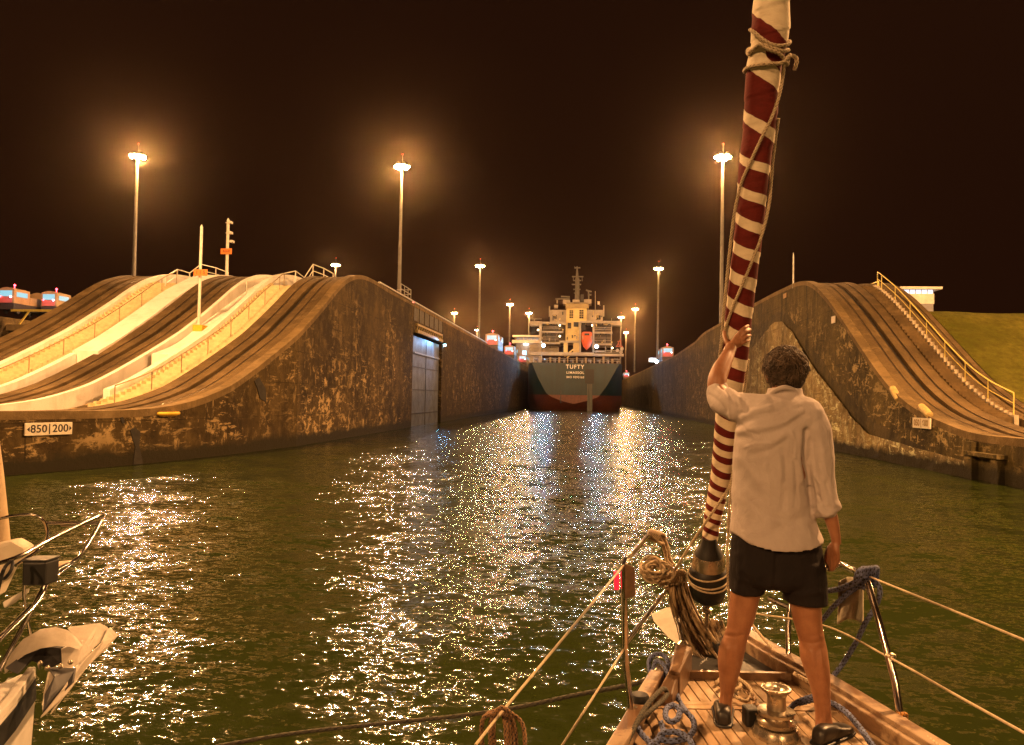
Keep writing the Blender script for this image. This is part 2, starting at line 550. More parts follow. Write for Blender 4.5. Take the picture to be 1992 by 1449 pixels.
# the pale, broken footing arch along the right wall
a = MB()
def foot(u, v):
    y = 34+u*54; top = lerp_list([34, 38, 45, 47.7, 52, 56.5, 61.3, 64.5, 67, 70, 76, 82, 88], [.7, .9, 1.3, 2.1, 4.0, 5.9, 8.5, 9.7, 9.9, 9.4, 8.2, 7.0, 6.0], y)
    z = -.5+(top+.5)*v
    n_ = mnoise.noise(Vector((y*.8, z*.9, 3)))*.10+mnoise.noise(Vector((y*2.4, z*2.6, 8)))*.05
    return (16.3-.20-n_-.05*(1-v), y, z)
a.grid(foot, 190, 44)
M_foot = concrete('rough_footing', (.33, .25, .115), (.15, .11, .05), (.46, .36, .20), scar=1.0, wet=True, streak=.9)
a.build('rough_footing', M_foot, WR, smooth=True)
a = MB()
def arch_band(u, v):  # darker concrete band following the top of the footing arch
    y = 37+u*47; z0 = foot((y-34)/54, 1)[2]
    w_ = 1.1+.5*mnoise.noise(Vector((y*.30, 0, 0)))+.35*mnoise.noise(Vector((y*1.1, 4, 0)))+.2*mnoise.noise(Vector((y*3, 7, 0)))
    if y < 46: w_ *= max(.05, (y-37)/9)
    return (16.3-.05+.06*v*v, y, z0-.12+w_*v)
a.grid(arch_band, 220, 8)
a.build('dark_band', concrete('dark_band_concrete', (.088, .066, .027), (.045, .034, .015), (.15, .115, .052)), WR, smooth=True)
a = MB()   # shallow niche with a sloping hood low on the right wall
a.box((16.02, 33.4, -1), (16.3, 34.0, 1.55)); a.box((16.02, 31.4, -1), (16.3, 31.9, 1.0)); a.box((15.9, 31.2, 1.0), (16.3, 34.2, 1.16))
a.build('fender_brackets', M_concR, WR)
# left wall: chamber-side fence panels and gate beam over the recess
a = MB()
for k in range(6): a.box((-16.78, 72.6+k*2.5, 10.42), (-16.72, 72.6+k*2.5+2.38, 11.9))
for k in range(7): a.bar((-16.7, 72.55+k*2.5, 10.3), (-16.7, 72.55+k*2.5, 12.05), .12, .12)
a.build('fence_panel', plain('fence_sheet', (.10, .085, .06), .7, .3, 2, .002), WL)
a = MB()
a.bar((-16.7, 60, 12.16), (-16.7, 128, 12.16), .16, .12)
a.build('edge_rail', M_grey, WL)
a = MB()
a.box((-16.9, 73.5, 9.25), (-16.45, 86.8, 9.55)); a.box((-16.9, 73.5, 9.95), (-16.5, 86.8, 10.15))
for k in range(14): a.bar((-16.6, 73.6+k, 9.5), (-16.6, 74.1+k, 10.0), .1, .1)
a.build('gate_machinery', plain('machine_paint', (.42, .32, .12), .6, .3, 3, .002), WL)

# ---- gate leaf folded in its recess, blue-lit from above
gate = thing('lock_gate', (-17.3, 80, 0), 'grey riveted steel lock gate folded into the left wall recess under a blue light', 'lock gate')
a = MB().box((-18.2, 73.1, -1), (-17.0, 87.2, 9.0))
a.build('gate_leaf', plain('gate_steel', (.15, .165, .20), .5, .35, .7, .004, .3), gate)
a = MB()
for z in (1.2, 3.6, 5.9): a.box((-17.0, 73.2, z), (-16.95, 87.1, z+.07))
a.box((-17.0, 80.0, 0), (-16.96, 80.12, 8.9))
a.build('gate_ribs', M_dark, gate)
a = MB().box((-16.95, 74, 7.25), (-16.86, 87, 7.4))
a.build('gate_handrail', M_grey, gate)

# ---- rack tracks: swept beds with two sunken rails and a rack slot
def track(name, xs, x1, zf, sh, label, group, y0=-60, y1=420):
    """xs start (lip side), x1 far side"""
    root = thing(name, ((xs+x1)/2, 40, zf(40)), label, 'rack track', group)
    W_ = x1-xs
    U = [0, .22, .245, .25+.17, .42, .545, .545, .72, .72, .75, 1]
    def X(t): return xs+W_*t
    top = [(0, -.12), (.235, -.12), (.235, -.26), (.275, -.26), (.275, -.13), (.44, -.13), (.44, -.5), (.57, -.5), (.57, -.13), (.745, -.13), (.745, -.26), (.785, -.26), (.785, -.10), (1, -.06)]
    sect = [(X(0), -1.14)]+[(X(t), d) for t, d in top]+[(X(1), -1.14)]
    m = MB(); sweep(m, sect, y0, y1, zf, sh)
    m.build('track_bed', M_track, root)
    for t in (.255, .765):
        m = MB(); sweep(m, [(X(t)-.045, -.24), (X(t)-.045, -.14), (X(t)+.045, -.14), (X(t)+.045, -.24)], y0, y1, zf, sh)
        m.build('rail', M_rail, root)
    m = MB(); sweep(m, [(X(.505)-.07, -.49), (X(.505)-.07, -.27), (X(.505)+.07, -.27), (X(.505)+.07, -.49)], y0, y1, zf, sh)
    m.build('rack_bar', M_slotdark, root)
    return root
GT = 'rack tracks climbing the lock walls'
track('rack_track', -17.25, -20.15, zL, xo, 'grooved brown locomotive track nearest the water, beside the railed yellow stair', GT)
track('rack_track', -24.1, -27.05, zL, xo, 'grooved brown locomotive track between the two white slabs, middle of three', GT)
track('rack_track', -31.4, -34.6, zL, xo, 'grooved brown locomotive track along the far white parapet, outermost on the left wall', GT)
track('rack_track', 16.85, 19.5, zR, None, 'grooved brown locomotive track on the right wall, between wall edge and right stair', GT)
track('rack_track', 20.75, 22.15, lambda y: zR(y)-.05, None, 'narrow dark track on the right wall, beside the grass bank', GT)

# ---- stairs with parapets
def stair(x0, x1, zf, sh, y0, y1, label, rail_x, m_step, m_rail, drop=.12, white=False):
    xa, xb = min(x0, x1), max(x0, x1)
    root = thing('staircase', ((x0+x1)/2, y0, zf(y0)), label, 'staircase')
    def teeth(name, l, r_, up, m, run=.36):
        a = MB(); y = y0; rings = []
        while y < y1:
            z = zf(y+run)-drop+up; s = sh(y) if sh else 0
            for yy in (y+.001, y+run-.001):
                lo = zf(yy)-1.15
                rings.append([(l+s, yy, lo), (l+s, yy, z), (r_+s, yy, z), (r_+s, yy, lo)])
            y += run
        return a.loft(rings).build(name, m, root)
    if white:
        teeth('flight', xa+.02, xb-.36, -.04, m_step)
        teeth('painted_nosing', xb-.30, xb-.08, .03, M_nose, .42)
    else:
        teeth('flight', xa+.13, xb-.13, -.03, m_step)
        teeth('stringer', xa+.02, xa+.13, .13, m_step, .36)
        teeth('stringer', xb-.13, xb-.02, .13, m_step, .36)
    if rail_x is not None:
        HR = 1.02 if white else .98-drop
        hr = MB(); pts = []; y = y0+.3
        while y < y1-.2:
            s = sh(y) if sh else 0
            z = zf(y)
            hr.tube([(rail_x+s, y, z-drop-.1), (rail_x+s, y, z+HR)], .028, 6)
            pts.append((rail_x+s, y, z+HR)); y += 2.35
        y = y1-.2; pts.append((rail_x, y, zf(y)+HR)); hr.tube([(rail_x, y, zf(y)-drop-.1), (rail_x, y, zf(y)+HR)], .028, 6)
        hr.tube(catmull(pts, 5), .032, 6)
        if white: hr.tube(catmull([(p[0], p[1], p[2]-.5) for p in pts], 5), .024, 6)
        hr.build('handrail', m_rail, root)
    return root
M_nose = plain('worn_nosing', (.50, .42, .30), .7, .3, 5, .003)
M_thin = plain('tarnished_rail', (.30, .22, .11), .5, .2, 4, .001)
M_step = plain('cream_steps', (.66, .54, .30), .8, .25, 3, .004)
st1 = stair(-20.17, -22.19, zL, xo, 33.8, 51.5, 'yellowish stair with thin handrail beside the track nearest the water', -21.1, M_step, M_thin, .50)
st2 = stair(-28.62, -30.98, zL, xo, 33.2, 52.0, 'pale stair with thin handrail between white slab and far parapet', -29.3, M_step, M_thin, .45)
st3 = stair(19.55, 20.7, zR, None, 38.5, 56.2, 'narrow white-toothed stair with bright yellow handrail on the right wall', 20.55, M_track, M_ymetal, .10, True)

def landing_rail(name, pts, label, m):
    a = MB()
    P = [Vector(p) for p in pts]
    a.tube(P, .04, 6); a.tube([p-Vector((0, 0, .5)) for p in P], .032, 6)
    for i in range(len(P)):
        a.tube([P[i], P[i]-Vector((0, 0, 1.0))], .04, 6)
    o = a.build(name, m)
    return tag(o, label, 'railing')
# zigzag rails over the crests, read from the photograph and set over each stair head
lr = [(480, 548, 50.2), (575, 527, 53.4), (592, 540, 55.0), (609, 514, 56.0), (630, 522, 57.5), (648, 532, 59.5)]
landing_rail('railing', [onx(x, y, -20.9+.0*q) if False else ony(x, y, q) for x, y, q in lr], 'white zigzag railing at the head of the yellowish stair', M_wmetal)
lr = [(322, 538, 51.0), (345, 524, 54.0), (369, 531, 55.5), (391, 514, 57.5), (420, 521, 60.0), (444, 530, 62)]
landing_rail('railing', [ony(x, y, q) for x, y, q in lr], 'white zigzag railing behind the nearer signpost, over the pale stair', M_wmetal)
lr = [(1682, 556, 60.5), (1696, 552, 58.6), (1709, 547, 56.6)]
landing_rail('railing', [ony(x, y, q) for x, y, q in lr], 'yellow railing turning over the crest of the right wall', M_ymetal)

def parapet(name, xa, xb, dz, y0, y1, label, sh=xo, low=-1.15, m=M_white, cat='parapet'):
    a = MB(); ys = yrange(y0, y1)
    sweep(a, [(xa, low), (xa, dz), (xb, dz), (xb, low)], y0, y1, zL, sh, ys)
    return tag(a.build(name, m), label, cat, None)
parapet('parapet', -22.2, -22.55, .03, 35.1, 62, 'white parapet wall rising beside the yellowish stair')
parapet('parapet', -23.85, -24.1, .02, 26.5, 62, 'thin white parapet curving up along the middle track')
parapet('parapet', -31.0, -31.4, .03, 24, 62, 'tall pinkish white parapet between pale stair and outermost track')
parapet('parapet', -28.0, -28.35, .03, 34.6, 39.9, 'short white block wall at the foot of the pale stair')
def slab(x0, x1, ys, zs, label):
    a = MB(); P = catmull([(0, y, z) for y, z in zip(ys, zs)], 5)
    a.loft([[(x0, p.y, zL(p.y)-1.15), (x0, p.y, p.z), (x1, p.y, p.z), (x1, p.y, zL(p.y)-1.15)] for p in P])
    return tag(a.build('ramp_slab', M_white), label, 'slab')
slab(-22.56, -23.84, [39.85, 42.3, 45.2, 49.2, 53, 56, 61], [5.12, 5.85, 7.28, 9.22, 10.95, 11.5, 11.65], 'broad bright white slab between yellowish stair and middle track')
slab(-27.07, -28.6, [40.0, 42.3, 45.2, 49.2, 53, 56, 61], [5.25, 6.3, 7.8, 9.95, 11.5, 12.0, 12.1], 'broad bright white slab between middle track and pale stair')

def onwall(px, py, off=0.0):
    y = 30
    for _ in range(40):
        p = onx(px, py, -16.7+xo(y)+off); y = .5*y+.5*p.y
    return p
# ---- bollard and chock on the left wall
b = thing('bollard', onz(168, 792, 2.2), 'low yellow mooring bollard at the foot of the white parapet', 'bollard')
p0 = wloc(b)
MB().lathe(p0, [(.20, 0), (.18, .10), (.13, .13), (.13, .22)], 20).build('post', M_black, b, True)
MB().lathe(p0, [(.13, .20), (.29, .23), (.32, .29), (.28, .36), (.12, .39), (.03, .40)], 20).build('cap', M_yel, b, True)
p0 = onwall(327, 805, .02)
b = thing('mooring_chock', p0, 'yellow rounded chock at the edge of the left wall, right of the distance board', 'chock')
sl = (xo(p0.y+1)-xo(p0.y-1))/2; al = Vector((sl, 1, 0)).normalized(); nx = Vector((1, -sl, 0)).normalized()
a = MB(); ring = [p0+al*.62*math.cos(t)+nx*.20*math.sin(t)+Vector((0, 0, .02)) for t in [2*PI*k/22 for k in range(22)]]
a.tube(ring, .075, 8, closed=True); a.build('chock_lip', M_yel, b, True)
MB().prism([p0+al*.55*math.cos(t)+nx*.16*math.sin(t)+Vector((0, 0, -.1)) for t in [2*PI*k/16 for k in range(16)]], (0, 0, .09)).build('chock_base', plain('dull_ochre', (.40, .22, .04), .6, .3, 5, .002), b, True)

def recess(pts, label):  # flat dark plates; the shade inside holes is put in as colour
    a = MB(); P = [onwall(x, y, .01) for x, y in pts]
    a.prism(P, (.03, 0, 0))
    return tag(a.build('recess_shade', M_slotdark), label, 'recess')
recess([(252, 836), (262, 832), (272, 840), (270, 868), (277, 902), (258, 904), (262, 870)], 'dark patch for the shade in a worn slot down the left wall, right of the distance board')
recess([(494, 741), (503, 734), (516, 756), (517, 782), (505, 775), (500, 755)], 'dark patch for the shade in a slanting hole in the left wall under the lip of the track')
recess([(233, 812), (238, 811), (242, 823), (237, 824)], 'small dark patch for the shade in a notch in the left wall between distance board and yellow chock')
def wall_chock(px, py, label):
    p = onx(px, py, 16.34)
    o = MB().lathe(p, [(.1, -.55), (.17, -.5), (.19, 0), (.17, .5), (.1, .55)], 12, (0, .8, .6 if py < 790 else .35)).build('wall_chock', M_yel2, None, True)
    return tag(o, label, 'chock')
M_yel2 = plain('worn_yellow', (.52, .38, .14), .6, .3, 8, .003)
# ---- distance boards (lettering copied)
def board(c, label, wd, ht, rz=0):
    root = thing('distance_board', c, label, 'sign')
    MB().box((c.x-.04, c.y-wd/2, c.z-ht/2), (c.x+.04, c.y+wd/2, c.z+ht/2)).build('board', M_boardp, root, bevel=.012)
    root.rotation_euler = (0, 0, rz)
    return root, c
M_boardp = plain('board_paint', (.74, .66, .52), .6, .18, 6, .001)
c = onwall(95, 834, .10)
sl = (xo(c.y+1)-xo(c.y-1))/2
print('board', c, 'slope', sl)
root, c = board(c, 'white distance board reading 850 and 200 on the left wall', 1.78, .46, -math.atan(sl))
X = (0, 1, 0); U = (0, 0, 1)
fx = c.x+.045
lettering('850', .40, M_black, root, (fx, c.y-.40, c.z), X, U, 'figures', .004, .006, 1.05)
lettering('200', .40, M_black, root, (fx, c.y+.42, c.z), X, U, 'figures', .004, .006, 1.05)
a = MB(); a.box((fx-.002, c.y-.02, c.z-.19), (fx+.006, c.y+.02, c.z+.19))
a.build('divider', M_black, root)
MB().prism([(fx, c.y-.84, c.z), (fx, c.y-.74, c.z-.09), (fx, c.y-.74, c.z+.09)], (.006, 0, 0)).build('arrow', M_black, root)
MB().prism([(fx, c.y+.86, c.z), (fx, c.y+.77, c.z-.09), (fx, c.y+.77, c.z+.09)], (.006, 0, 0)).build('arrow', M_black, root)
root, c = board(onx(1793, 823, 16.2), 'weathered pale distance board with faded figures on the right wall', 1.9, .5)
M_fade = plain('faded_figures', (.40, .27, .10), .7, .4, 14, 0)
lettering('050', .42, M_fade, root, (c.x-.045, c.y+.46, c.z), (0, -1, 0), U, 'figures', .004, .012)
lettering('600', .42, M_fade, root, (c.x-.045, c.y-.46, c.z), (0, -1, 0), U, 'figures', .004, .012)
MB().box((c.x-.05, c.y-.02, c.z-.22), (c.x-.042, c.y+.02, c.z+.22)).build('divider', M_fade, root)

wall_chock(1742, 766, 'worn yellowish chock on the right wall edge, upper of the two above the faded board')
wall_chock(1800, 799, 'worn yellowish chock on the right wall edge, lower one directly over the faded board')
c = onx(1621, 622, 16.22)
tag(MB().box((c.x-.02, c.y-.36, c.z-.22), (c.x+.03, c.y+.36, c.z+.24)).build('wall_plate', M_boardp, None, bevel=.01), 'small blank pale plate high on the right wall below the track edge', 'plate')
c = onx(1527, 573, 16.24)
tag(MB().box((c.x-.02, c.y-.5, c.z-.28), (c.x+.03, c.y+.5, c.z+.1)).build('wall_plate', MATS['dull_ochre'], None, bevel=.01), 'small dull plate near the top of the right wall, left of its crest', 'plate')
pf = onx(785, 578, -17.2)
o = thing('wall_platform', (-17.4, pf.y, 12), 'small railed platform on the left wall top at the foot of the tall mast', 'platform')
MB().box((-18.4, pf.y-2.4, 12.02), (-16.75, pf.y+1.8, 12.35)).build('slab', M_conc, o)
a = MB()
for zz in (.45, .9): a.tube([(-16.9, pf.y-2.3, 12.35+zz), (-16.9, pf.y+1.7, 12.35+zz), (-18.3, pf.y+1.7, 12.35+zz)], .035, 6)
for q in (-2.3, -.9, .5, 1.7): a.tube([(-16.9, pf.y+q, 12.3), (-16.9, pf.y+q, 13.25)], .035, 6)
a.build('platform_rail', M_grey, o)
MB().sphere((-16.7, pf.y+1.9, 12.1), .09, 8, 6).build('red_light', mat('small_red_light', (1, .1, .1), .3, emit=(1, .2, .15), estr=6), o)
# ---- two sign poles on the left ramps, thin pole on the right crest
P0 = ony(386, 646, 44.6)
root = thing('signpost', P0, 'nearer signpost with orange board, standing on a yellow block on the white slab', 'signpost')
a = MB().box(P0+Vector((-.45, -.45, -.5)), P0+Vector((.45, .45, .42))).build('footing', M_yel, root, bevel=.03)
zt = ony(395, 448, 44.6)
MB().lathe(P0+Vector((0, 0, .40)), [(.16, 0), (.16, .12), (.09, .14), (.085, zt.z-P0.z-.2), (.03, zt.z-P0.z-.05)], 12).build('pole', M_wmetal, root, True)
sg = ony(392, 531, 44.5)
MB().box(sg+Vector((-.44, -.14, -.19)), sg+Vector((.44, -.10, .21))).build('sign', M_orange, root, bevel=.01)
lettering('1 1 5', .30, plain('sign_dark', (.25, .05, .01), .6, .2, 6, 0), root, sg+Vector((0, -.145, .01)), (1, 0, 0), U, 'figures', .003, .004)
P0 = ony(441, 530, 58)
root = thing('signpost', P0, 'farther signpost with cameras and an orange board on the crest', 'signpost')
zt = ony(444, 424, 58)
MB().lathe(P0, [(.12, -.5), (.11, zt.z-P0.z-.2), (.03, zt.z-P0.z)], 12).build('pole', M_wmetal, root, True)
sg = ony(441.5, 489.5, 57.85)
MB().box(sg+Vector((-.46, -.14, -.22)), sg+Vector((.46, -.10, .24))).build('sign', M_orange, root, bevel=.01)
lettering('4668', .30, MATS['sign_dark'], root, sg+Vector((0, -.145, .01)), (1, 0, 0), U, 'figures', .003, .004)
for px, py in ((446, 433), (446, 453), (449, 470)):
    q = ony(px, py, 58)
    MB().bar(q+Vector((-.3, 0, 0)), q+Vector((.12, 0, .02)), .06, .06).box(q+Vector((.02, -.25, -.09)), q+Vector((.24, .16, .09))).build('camera', M_wmetal, root)
P0 = ony(1543, 553, 62)
zt = ony(1545, 491, 62)
o = MB().lathe((P0.x, P0.y, P0.z-.3), [(.07, 0), (.06, zt.z-P0.z), (.02, zt.z-P0.z+.3)], 10).build('pole', M_grey, None, True)
tag(o, 'thin bare grey pole on the crest of the right wall', 'pole')

# ---- control hut on the right, with lit clerestory
hc = Vector((29.2, 71, 9.1))
hut = thing('control_hut', hc, 'small pale flat-roofed hut with lit strip window above the grass bank', 'hut')
M_cream = plain('cream_render', (.86, .80, .70), .8, .2, 2, .004)
M_greyw = plain('grey_render', (.32, .31, .33), .8, .2, 2, .004)
MB().box((27.95, 70.3, 9.0), (30.55, 76, 11.95)).build('plinth', M_greyw, hut)
MB().box((27.9, 70.25, 11.95), (30.6, 76, 12.85)).build('wall', M_cream, hut)
MB().box((27.6, 69.8, 13.2), (31.1, 76.5, 13.42)).hexa([(24.8, 70.4, 12.5), (27.6, 70.0, 13.2), (27.6, 75, 13.2), (24.8, 75, 12.5), (24.8, 70.4, 12.72), (27.6, 70.0, 13.42), (27.6, 75, 13.42), (24.8, 75, 12.72)]).build('roof', M_cream, hut)
wn = MB().box((28.05, 70.3, 12.85), (30.5, 75.9, 13.2)).build('window', mat('lit_window', (.8, .85, .9), .3, emit=(.75, .82, 1.0), estr=.9), hut)
for k in range(6): MB().box((28.0+k*.5, 70.24, 12.85), (28.04+k*.5, 70.32, 13.2)).build('mullion', M_greyw, wn)
MB().box((25.6, 71.2, 9.0), (27.9, 75, 12.5)).build('annex_wall', plain('pale_blue_render', (.42, .48, .55), .8, .2, 2, .003), hut)

# ---- the other lane to the left: far gate with walkway, far wall
fg = thing('far_gate', (-52, 86, 0), 'dark lock gate of the other lane with yellow-railed walkway, at the left edge', 'lock gate')
MB().box((-69.5, 85.6, -1), (-34.95, 87.2, 10.6)).build('gate_leaf', M_dark, fg)
MB().box((-69.5, 85.1, 10.0), (-34.95, 85.6, 10.75)).build('walkway', plain('walkway_concrete', (.30, .22, .12), .7, .3, 1, .002), fg)
a = MB()
for i, x in enumerate((-68, -62.5, -57.5, -52.5, -48, -43.5, -39)):
    a.bar((x, 85.3, 10.7), (x+1.3, 85.3, 12.4), .16, .16)
a.bar((-69, 85.3, 12.45), (-50.5, 85.3, 12.45), .28, .26); a.bar((-47, 85.3, 12.45), (-36, 85.3, 12.45), .28, .26)
a.build('walkway_rail', M_ymetal, fg)
o = MB().prism([(-76, 60, -1.5), (-76, 60, 11.6), (-76, 96, 11.6), (-76, 101, 14.1), (-76, 420, 14.1), (-76, 420, -1.5)], (6.4, 0, 0)).build('far_lock_wall', M_conc)
tag(o, 'dark far wall of the other lane beyond the yellow-railed gate', 'lock wall')

# ================================================================== HIGH MASTS
M_lamp = mat('lit_sodium_lens', (1, .8, .5), .4, emit=(1.0, .66, .30), estr=60)
M_pole = plain('mast_steel', (.15, .14, .125), .5, .2, 1.5, .001, .3)
ZM = 34.3
LK = 1.3
def mast_proto():
    root = thing('light_mast', (0, 0, 0), 'x', 'light mast', 'tall light masts along the locks')
    MB().lathe((0, 0, 0), [(.30, 0), (.28, .4), (.24, 8), (.15, 22.2)], 12).build('pole', M_pole, root, True)
    a = MB().lathe((0, 0, 21.6), [(.35, 0), (.42, .1), (.42, .5), (.3, .62)], 12)
    for k in range(6):
        t = 2*PI*k/6
        a.bar((0, 0, 22.0), (.75*math.cos(t), .75*math.sin(t), 22.05), .07, .07)
    a.tube([(.72*math.cos(2*PI*k/18), .72*math.sin(2*PI*k/18), 22.1) for k in range(18)], .05, 6, closed=True)
    a.tube([(.05, 0, 22.4), (.05, 0, 23.5)], .03, 6)
    a.build('lamp_ring', M_pole, root)
    for k in range(6):
        t = 2*PI*k/6
        c = Vector((.82*math.cos(t), .82*math.sin(t), 21.9))
        h = MB().lathe(c, [(.32, 0), (.30, .10), (.18, .36), (.06, .42)], 12).build('lamp', M_pole, root, True)
        MB().lathe(c+Vector((0, 0, -.10)), [(.06, -.22), (.20, -.16), (.29, 0), (.30, .095)], 12).build('lens', M_lamp, h, True)
    MB().sphere((.05, 0, 23.55), .10, 8, 5).build('beacon', mat('red_beacon', (.5, .02, .02), .4, emit=(1, .08, .05), estr=1), root)
    return root
PROTO = mast_proto()
masts = [
    ((268, 302), 1.0, 'tall lit mast behind the outermost track, leftmost of all'),
    ((782, 322), 1.0, 'tall lit mast over the crest of the left wall, near the gate recess'),
    ((1406, 303), 1.0, 'tall lit mast just left of the striped sail'),
    ((653, 514), .9, 'lit mast peeking over the zigzag railing of the left ramp'),
    ((934, 516), .9, 'lit mast left of the ship, tallest-looking beyond the gate'),
    ((992, 591), .8, 'slim lit mast between the tall left mast and the ship'),
    ((1281, 521), .9, 'lit mast right of the ship, tallest-looking over the right wall'),
    ((884, 608), .7, 'small distant lit mast over the left wall fence'),
    ((928, 641), .6, 'smallest distant lit mast, low beside the tall left mast'),
    ((1029, 608), .7, 'distant lit mast just left of the ship bridge wing'),
    ((1208, 616), .7, 'distant lit mast touching the right bridge wing of the ship'),
    ((1236, 600), .8, 'slim lit mast right of the ship, second from it'),
    ((1218, 646), .6, 'low distant lit mast just right of the ship deckhouse'),
]
def add_mast(loc, label, first=False):
    o = PROTO if first else copy_tree(PROTO)
    o.location = loc; o['label'] = label
    return o
def mast_light(loc, power, col=SODIUM, cone=165, name='mast_light'):
    l = bpy.data.lights.new(name, 'POINT')
    l.energy = power; l.color = col; l.shadow_soft_size = .9
    o = bpy.data.objects.new(name, l); COL.objects.link(o); o.location = loc
    return o
for i, (px, k, lab) in enumerate(masts):
    q = onz(px[0], px[1], ZM)
    add_mast((q.x, q.y, ZM-22.0), lab, i == 0)
    mast_light((q.x, q.y, ZM-.45), 52000*LK*(2.4 if q.y < 150 else .42 if q.y < 200 else 1.1))
# next unseen masts of both rows; last one added to light hut and grass
for (x, y, pw) in ((-25.4, 22, 92000), (19.5, 20, 115000), (-25.4, -34, 90000), (19.5, -57, 75000), (62, 42, 150000)):
    b = add_mast((x, y, ZM-22.0-8), 'lit mast assumed beside the approach, outside the picture')
    mast_light((x, y, ZM-8.45), pw*LK)
# gate lamp
gl = thing('wall_lamp', (-16.4, 87.9, 9.0), 'small cold blue-white lamp on the wall beside the gate recess', 'lamp')
MB().lathe((-16.45, 87.9, 9.1), [(.2, 0), (.22, .15), (.1, .3)], 10).build('housing', M_dark, gl)
MB().sphere((-16.45, 87.9, 9.0), .16, 10, 6).build('bulb', mat('cold_lamp', (.6, .9, 1), .3, emit=(.35, .8, 1), estr=25), gl)
l = bpy.data.lights.new('gate_light', 'SPOT'); l.energy = 850; l.color = (.20, .54, 1); l.shadow_soft_size = .15; l.spot_size = R(95); l.spot_blend = .8
o = bpy.data.objects.new('gate_light', l); COL.objects.link(o); o.location = (-15.7, 84.5, 9.3)
o.rotation_euler = Vector((-1.2, -2.2, -1.9)).to_track_quat('-Z', 'Y').to_euler()

# ================================================================== THE SHIP AHEAD
YT = 186.0
def q2(px, py, Y): p = ony(px, py, Y); return p
ship = thing('cargo_ship', (-2.2, YT, 0), 'dark green cargo ship seen from astern, named TUFTY, filling the lock chamber', 'ship')
def _hull(n, b):
    p = n.pos(); z = n.sep(p)[2]
    a = n.noise(n.mapping(p, (1, 1, .12)), .9, 5, .65)
    f = n.noise(p, 2.2, 5, .7)
    up = n.mix(n.ramp(a, [(.4, 0), (.75, 1)]), (.005, .034, .042), (.003, .017, .022))
    lo = n.mix(n.ramp(f, [(.4, 0), (.7, 1)]), (.17, .042, .022), (.075, .022, .014))
    k = n.math('GREATER_THAN', z, 3.75)
    c = n.mix(k, lo, up)
    c = n.mix(n.math('MULTIPLY', n.ramp(f, [(.6, 0), (.72, 1)]), .3), c, (.09, .05, .03))
    n.link(c, b.inputs['Base Color'])
    n.bump(b, a, .03, .5)
M_hull = mat('hull_paint', (.04, .08, .06), .45, build=_hull)
def resample(pl, n):
    P = [Vector(p) for p in pl]; L = [0]
    for i in range(1, len(P)): L.append(L[-1]+(P[i]-P[i-1]).length)
    out = []
    for k in range(n):
        t = L[-1]*k/(n-1); i = 1
        while i < len(P)-1 and L[i] < t: i += 1
        out.append(P[i-1].lerp(P[i], (t-L[i-1])/max(1e-6, L[i]-L[i-1])))
    return out
tr = [(1034.5, 704.5), (1046, 734), (1062, 764), (1071, 771), (1092, 779.5), (1116, 786), (1140, 780), (1164, 772.5), (1181.5, 749), (1205, 707.5)]
ring0 = resample([q2(x, y, YT) for x, y in tr], 41)
zt0, zt1 = ring0[0].z, ring0[-1].z
zd = (zt0+zt1)/2
xl = q2(1029, 705, 199).x; xr = q2(1209.5, 708, 199).x
full = [(xl, zd), (xl, 1.5), (xl+1.3, -1.6), (xl+3.5, -3), (xr-3.5, -3), (xr-1.3, -1.6), (xr, 1.5), (xr, zd)]
def ring(y, s=1.0, bot=1.0):
    cx = (xl+xr)/2
    return resample([Vector((cx+(x-cx)*s, y, z if z > 0 else z*bot)) for x, z in full], 41)
a = MB()
mid = [p.lerp(q, .55) for p, q in zip(ring0, ring(YT+4))]
for v in mid: v.y = YT+4
a.loft([ring0, mid, ring(YT+11), ring(YT+110), ring(YT+128, .55), ring(YT+138, .08)], caps=False)
n0 = len(a.v)
for k in range(20): a.face((k, k+1, 39-k, 40-k)) if k < 19 else a.face((19, 20, 21))
a.build('hull', M_hull, ship, True, angle=25)
MB().prism([(xl+1.0, YT+.05, zd-.05), (xr-1.0, YT+.05, zd-.05), (xr-.1, YT+12, zd-.05), (xr-.1, YT+110, zd-.05), ((xl+xr)/2, YT+136, zd-.05), (xl+.1, YT+110, zd-.05), (xl+.1, YT+12, zd-.05)], (0, 0, .06)).build('deck', plain('ship_deck', (.16, .09, .06), .8, .3, .5, .003), ship)

M_sw = plain('ship_white', (.40, .35, .28), .55, .25, .6, .003)
M_case = plain('casing_cream', (.72, .56, .24), .55, .2, .6, .003)
M_win = plain('dark_glass', (.03, .03, .035), .15, .2, 3, 0)
M_shade = plain('house_side_shade', (.12, .095, .07), .7, .35, .7, .003)  # white house sides darkened: shade under the decks put into the colour
M_mgrey = plain('mast_grey', (.14, .13, .11), .6, .2, 2, .001)
def sx(cx): return 1020+cx/7.245
def sy(cy): return 500+cy/7.245
def bxp(mb, x0, y0, x1, y1, Y, d):
    p, q = ony(sx(x0), sy(y1), Y), ony(sx(x1), sy(y0), Y)
    return mb.box((p.x, Y, p.z), (q.x, Y+d, q.z))
def part(name, m, rects, Y, d, par=None, bevel=0):
    for r_ in rects: o = bxp(MB(), *r_, Y, d).build(name, m, par or ship, bevel=bevel)
    return o
cas = part('casing', M_case, [(590, 715, 880, 905)], 201, 9)
part('casing', M_case, [(580, 905, 790, 1182)], 200.5, 9)
part('casing_top', plain('casing_shadow', (.40, .31, .15), .6, .2, .6, .003), [(580, 655, 908, 717)], 200.6, 9)
